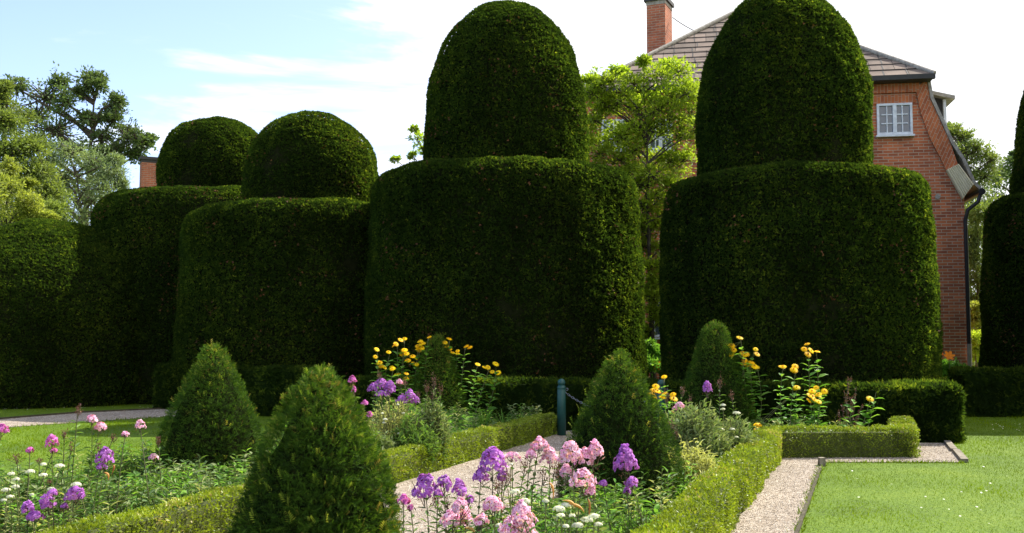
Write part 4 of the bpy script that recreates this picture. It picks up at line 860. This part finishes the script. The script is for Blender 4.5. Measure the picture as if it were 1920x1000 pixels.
# strap-leaved clumps, fern-like mounds, dried stalks
def strap_clump(px, py, Y, n, L, label, mat='bright', spread=.25, wd=.045):
    t = A(px, py, Y); g = Geo()
    for _ in range(n):
        a = R.uniform(0, 6.28); l = L * R.uniform(.6, 1.15); d = np.array((math.cos(a), math.sin(a), 0)); u = np.linspace(0, 1, 6); lean = R.uniform(.2, .9)
        pts = np.outer(u * l * lean * .6 + u ** 3 * l * .25, d) + np.outer(u * l - u ** 3 * l * lean * .55, (0, 0, 1)) + d * .03; s_ = np.cross(d, (0, 0, 1)) * wd * .25 * R.uniform(.6, 1.1)
        w_ = np.array((.7, 1, 1, .8, .5, .03))[:, None]; v = np.stack([pts - s_ * w_, pts + s_ * w_], 1).reshape(-1, 3); g.add(v, [(2 * i, 2 * i + 1, 2 * i + 3, 2 * i + 2) for i in range(5)], 0, R.random())
    o = g.build('strap_leaved_plant', M[mat], None, (t[0], Y, 0)); return tag(o, label, 'plant', 'clumps of long strap leaves')
strap_clump(225, 940, 7.9, 26, .42, 'arching strap-leaved clump before the left box hedge, beside purple phlox'); strap_clump(160, 985, 7.2, 22, .38, 'arching yellowish strap-leaved clump in the lower left corner')
strap_clump(905, 780, 17.2, 44, .55, 'upright grassy clump right of the farthest cone', spread=.1); strap_clump(945, 770, 17.5, 30, .5, 'thin grassy clump between the farthest cone and the teal bollard')
strap_clump(985, 765, 17.9, 20, .5, 'sparse grassy clump nearest the teal bollard'); strap_clump(1110, 965, 6.0, 12, .42, 'withering strap leaves among the white umbels')
strap_clump(1250, 955, 7.4, 12, .3, 'broad bright strap leaves between middle cone and right hedge', wd=.12)
def mound(px, Y, r, h, n, mat, lsz, tpl, label, name='leafy_mound', up=.6):
    X = (px - 960) / F * Y; g = Geo(); ns_ = max(8, int(n / 16))
    for _ in range(ns_):
        a = R.uniform(0, 6.28); q = r * math.sqrt(R.random()); hh = h * (1 - .45 * (q / r) ** 2) * R.uniform(.75, 1.1); b = np.array((q * .5 * math.cos(a), q * .5 * math.sin(a), 0)); t = np.array((q * math.cos(a), q * math.sin(a), hh))
        pts = curve(b, t, (0, 0, 0), 5); g.tube(pts, .0025, 3, 1, .8, cap=False); m = 16; u = R.uniform(.25, 1, m)[:, None]; P = b * (1 - u) + t * u; D = R.normal(0, .7, (m, 3)) + (math.cos(a) * .4, math.sin(a) * .4, up)
        g.leaves(tpl, P, D, np.c_[R.normal(0, .5, (m, 2)), np.ones(m)], lsz * R.uniform(.7, 1.3, m), 0, np.clip(.25 + .5 * u[:, 0] + R.normal(0, .2, m), 0, 1))
    return tag(g.build(name, [M[mat], M['stem']], None, (X, Y, 0)), label, 'plant')
mound(1195, 6.9, .20, .48, 2600, 'bright', .04, narrow(.28), 'fine-leaved fresh green mound below the large purple phlox')
mound(1145, 6.6, .16, .40, 1200, 'bright', .04, narrow(.28), 'smaller fine-leaved tuft left of the fresh green mound')
mound(1020, 6.9, .22, .45, 2000, 'bright', .045, narrow(.3), 'green leafy tuft below the half-open pink phlox')
mound(318, 9.6, .26, .36, 1800, 'bright', .05, narrow(.34), 'bright green leafy mound at the left foot of the left cone')
mound(735, 12.9, .36, .86, 4600, 'feather', .055, narrow(.2), 'yellowish feathery plant below the lilac phlox', up=.9)
mound(700, 12.3, .34, .50, 2200, 'silver', .09, LF, 'silvery leaved plant at the foot of the feathery one')
mound(775, 12.6, .32, .66, 2600, 'herb', .08, LF, 'dark green leafy plant between feathery plant and farthest cone')
mound(812, 13.0, .22, .85, 2200, 'silver', .085, LF, 'leafy grey-green stalks in front of the farthest cone')
mound(850, 14.8, .26, .30, 1000, 'bright', .06, OV, 'low fresh green plant at the foot of the farthest cone')
mound(1300, 11.8, .40, .86, 4600, 'silver', .085, LF, 'tall silvery green foliage between middle and slim cones')
mound(1370, 12.3, .30, .66, 3200, 'silver', .08, LF, 'silvery plant with white flowers beside the hedge corner')
mound(1285, 10.2, .32, .60, 3400, 'feather', .07, LF, 'yellow-green leafy plant right of the middle cone')
mound(1320, 11.0, .26, .38, 1800, 'herb', .07, LF, 'mid-green leafy plant against the right box hedge')
mound(1290, 9.3, .16, .30, 900, 'bright', .07, OV, 'low bright leaves squeezed between middle cone and box hedge')
mound(1590, 15.0, .34, .38, 1500, 'silver', .08, LF, 'grey leafy base of the withered salvia')
g = Geo()
for k, (px, py) in enumerate(((1583, 735), (1590, 708), (1597, 705), (1601, 740), (1578, 760), (1612, 770), (1618, 760), (1594, 745), (1606, 725), (1573, 770))):
    t = A(px, py, 15.0); b = np.array((A(1595, py, 15.0)[0] + R.normal(0, .08), 15.0 + R.normal(0, .08), .15)); pts = curve(b, t, (R.normal(0, .04), 0, 0)); g.tube(pts, .004, 4, 0, .3)
    n = 60; u = R.uniform(.45, 1, n)[:, None]; P = b * (1 - u) + t * u; g.leaves(narrow(.4), P, R.normal(0, .5, (n, 3)) + (0, 0, .5), R.normal(size=(n, 3)), .03, 1)
tag(g.build('salvia', [M['stem'], M['bud']]), 'withered brown-purple salvia spikes behind the transverse box hedge', 'plant')
# round leaves by the left cone
def round_leaves(px, py, Y, n, r, label):
    t = A(px, py, Y); g = Geo()
    for i in range(n):
        a = i * 2.4; p = np.array((math.cos(a) * .12 * (1 + i * .1), math.sin(a) * .08, .16 + .06 * R.random())); N = nz(np.array((R.normal(0, .3), -.5, 1.)))
        k = 12; D = nz(np.cross(N, (1, .2, 0))); X = np.cross(D, N); aa = np.arange(k) * 2 * np.pi / k; rr = r * (1 + .06 * np.sin(aa * 5)); v = np.r_[[p - N * .015], p + np.outer(np.cos(aa) * rr, X) + np.outer(np.sin(aa) * rr, D) + np.outer(.012 * np.sin(aa * 4), N)]
        g.add(v, [(0, j + 1, (j + 1) % k + 1) for j in range(k)], 0, R.uniform(.5, 1)); g.tube([(0, 0, 0), p - N * .015], .005, 4, 0, .5, cap=False)
    return tag(g.build('round_leaved_plant', M['bright'], None, (t[0], Y, 0)), label, 'plant')
round_leaves(388, 935, 9.4, 6, .085, 'large round green leaves at the foot of the left cone')
g = Geo()
for px, py, Y_, dx, dz in ((1030, 905, 6.2, .02, -.1), (1066, 945, 6.0, .09, -.05), (1078, 952, 6.0, -.07, .04), (1102, 935, 6.2, .0, -.12), (212, 872, 7.7, -.01, -.07), (196, 886, 7.7, .03, -.06), (872, 990, 5.4, .05, -.04), (1258, 770, 12, .06, -.1)):
    t = A(px, py, Y_); n = 5
    g.tube(curve(t, t + (dx, 0, dz), (.012, 0, .012)), np.array((.002, .006, .008, .008, .006, .004, .001)), 4, 0, R.random())
tag(g.build('withered_blooms', M['withered']), 'withered orange lily blooms hanging among the border flowers', 'flower', kind='stuff')

# undergrowth filling the beds (uncountable)
def undergrowth(name, poly, dens, hmin, hmax, ymax, seed, keep=None, slope=False):
    area = 0; q = np.array([p[:2] for p in poly]); x, y = q[:, 0], q[:, 1]; area = abs((x * np.roll(y, -1) - y * np.roll(x, -1)).sum()) / 2
    P = sample(poly, int(area * dens)); P = P[infront(P, 1.15) & (P[:, 1] < ymax)]
    if keep is not None: P = P[keep(P)]
    g = Geo(); g2 = wob(np.c_[P, np.zeros(len(P))], .8)
    for (x, y), nn in zip(P, g2):
        h = (hmin + (hmax - hmin) * np.clip(.5 + .4 * nn + R.normal(0, .2), 0, 1)) * (np.clip((y - 5.8) / 2.6, .42, 1) if slope else 1); m = int(8 + h * 40); u = np.linspace(.1, 1, m)[:, None]
        b = np.array((x, y, 0)); t = np.array((x + R.normal(0, .07), y + R.normal(0, .07), h)); a = np.arange(m) * 2.4 + R.uniform(0, 6)
        mt = int(R.choice(4, p=(.42, .16, .3, .12))) if R.random() < .6 else int(np.clip(1.2 + 1.2 * nn, 0, 3)); D = np.c_[np.cos(a), np.sin(a), R.uniform(-.1, .9, m)]
        g.leaves(LF if R.random() < .75 else OV, b * (1 - u) + t * u, D, np.c_[R.normal(0, .3, (m, 2)), np.ones(m)], R.uniform(.05, .10, m), mt)
        g.tube([b, t], .0025, 3, 4, .8, cap=False)
    return tag(g.build(name, [M['herb'], M['silver'], M['bright'], M['feather'], M['stem']]), kind='stuff')
undergrowth('left_bed_undergrowth', [up_to(LH, 5.5, -.38), up_to(LH, 10.6, -.38), up_to(LH, 11.0, -2.3), up_to(LH, 5.5, -3.3)], 105, .20, .50, 99, 1, slope=True)
undergrowth('back_bed_undergrowth', [up_to(LH, 10.6, -.38), up_to(LH, 18.6, -.38), up_to(LH, 19.6, -2.6), up_to(LH, 11.0, -2.6)], 60, .15, .50, 99, 2)
undergrowth('near_bed_undergrowth', [(-.62, 5.3), (.15, 4.6), up_to(RH, 6.4, -.72), up_to(RH, 9, -.5), up_to(RH, 9, -1.2), (.3, 8.0), (-.55, 6.9)], 150, .18, .50, 99, 3)
undergrowth('right_bed_undergrowth', [up_to(RH, 9, -.38), up_to(RH, 14.4, -.38), G(1690, 830)[:2] + (0, .2), (5.4, 16.2), up_to(RH, 16.2, -1.7), up_to(RH, 9, -.8)], 70, .15, .45, 99, 4)
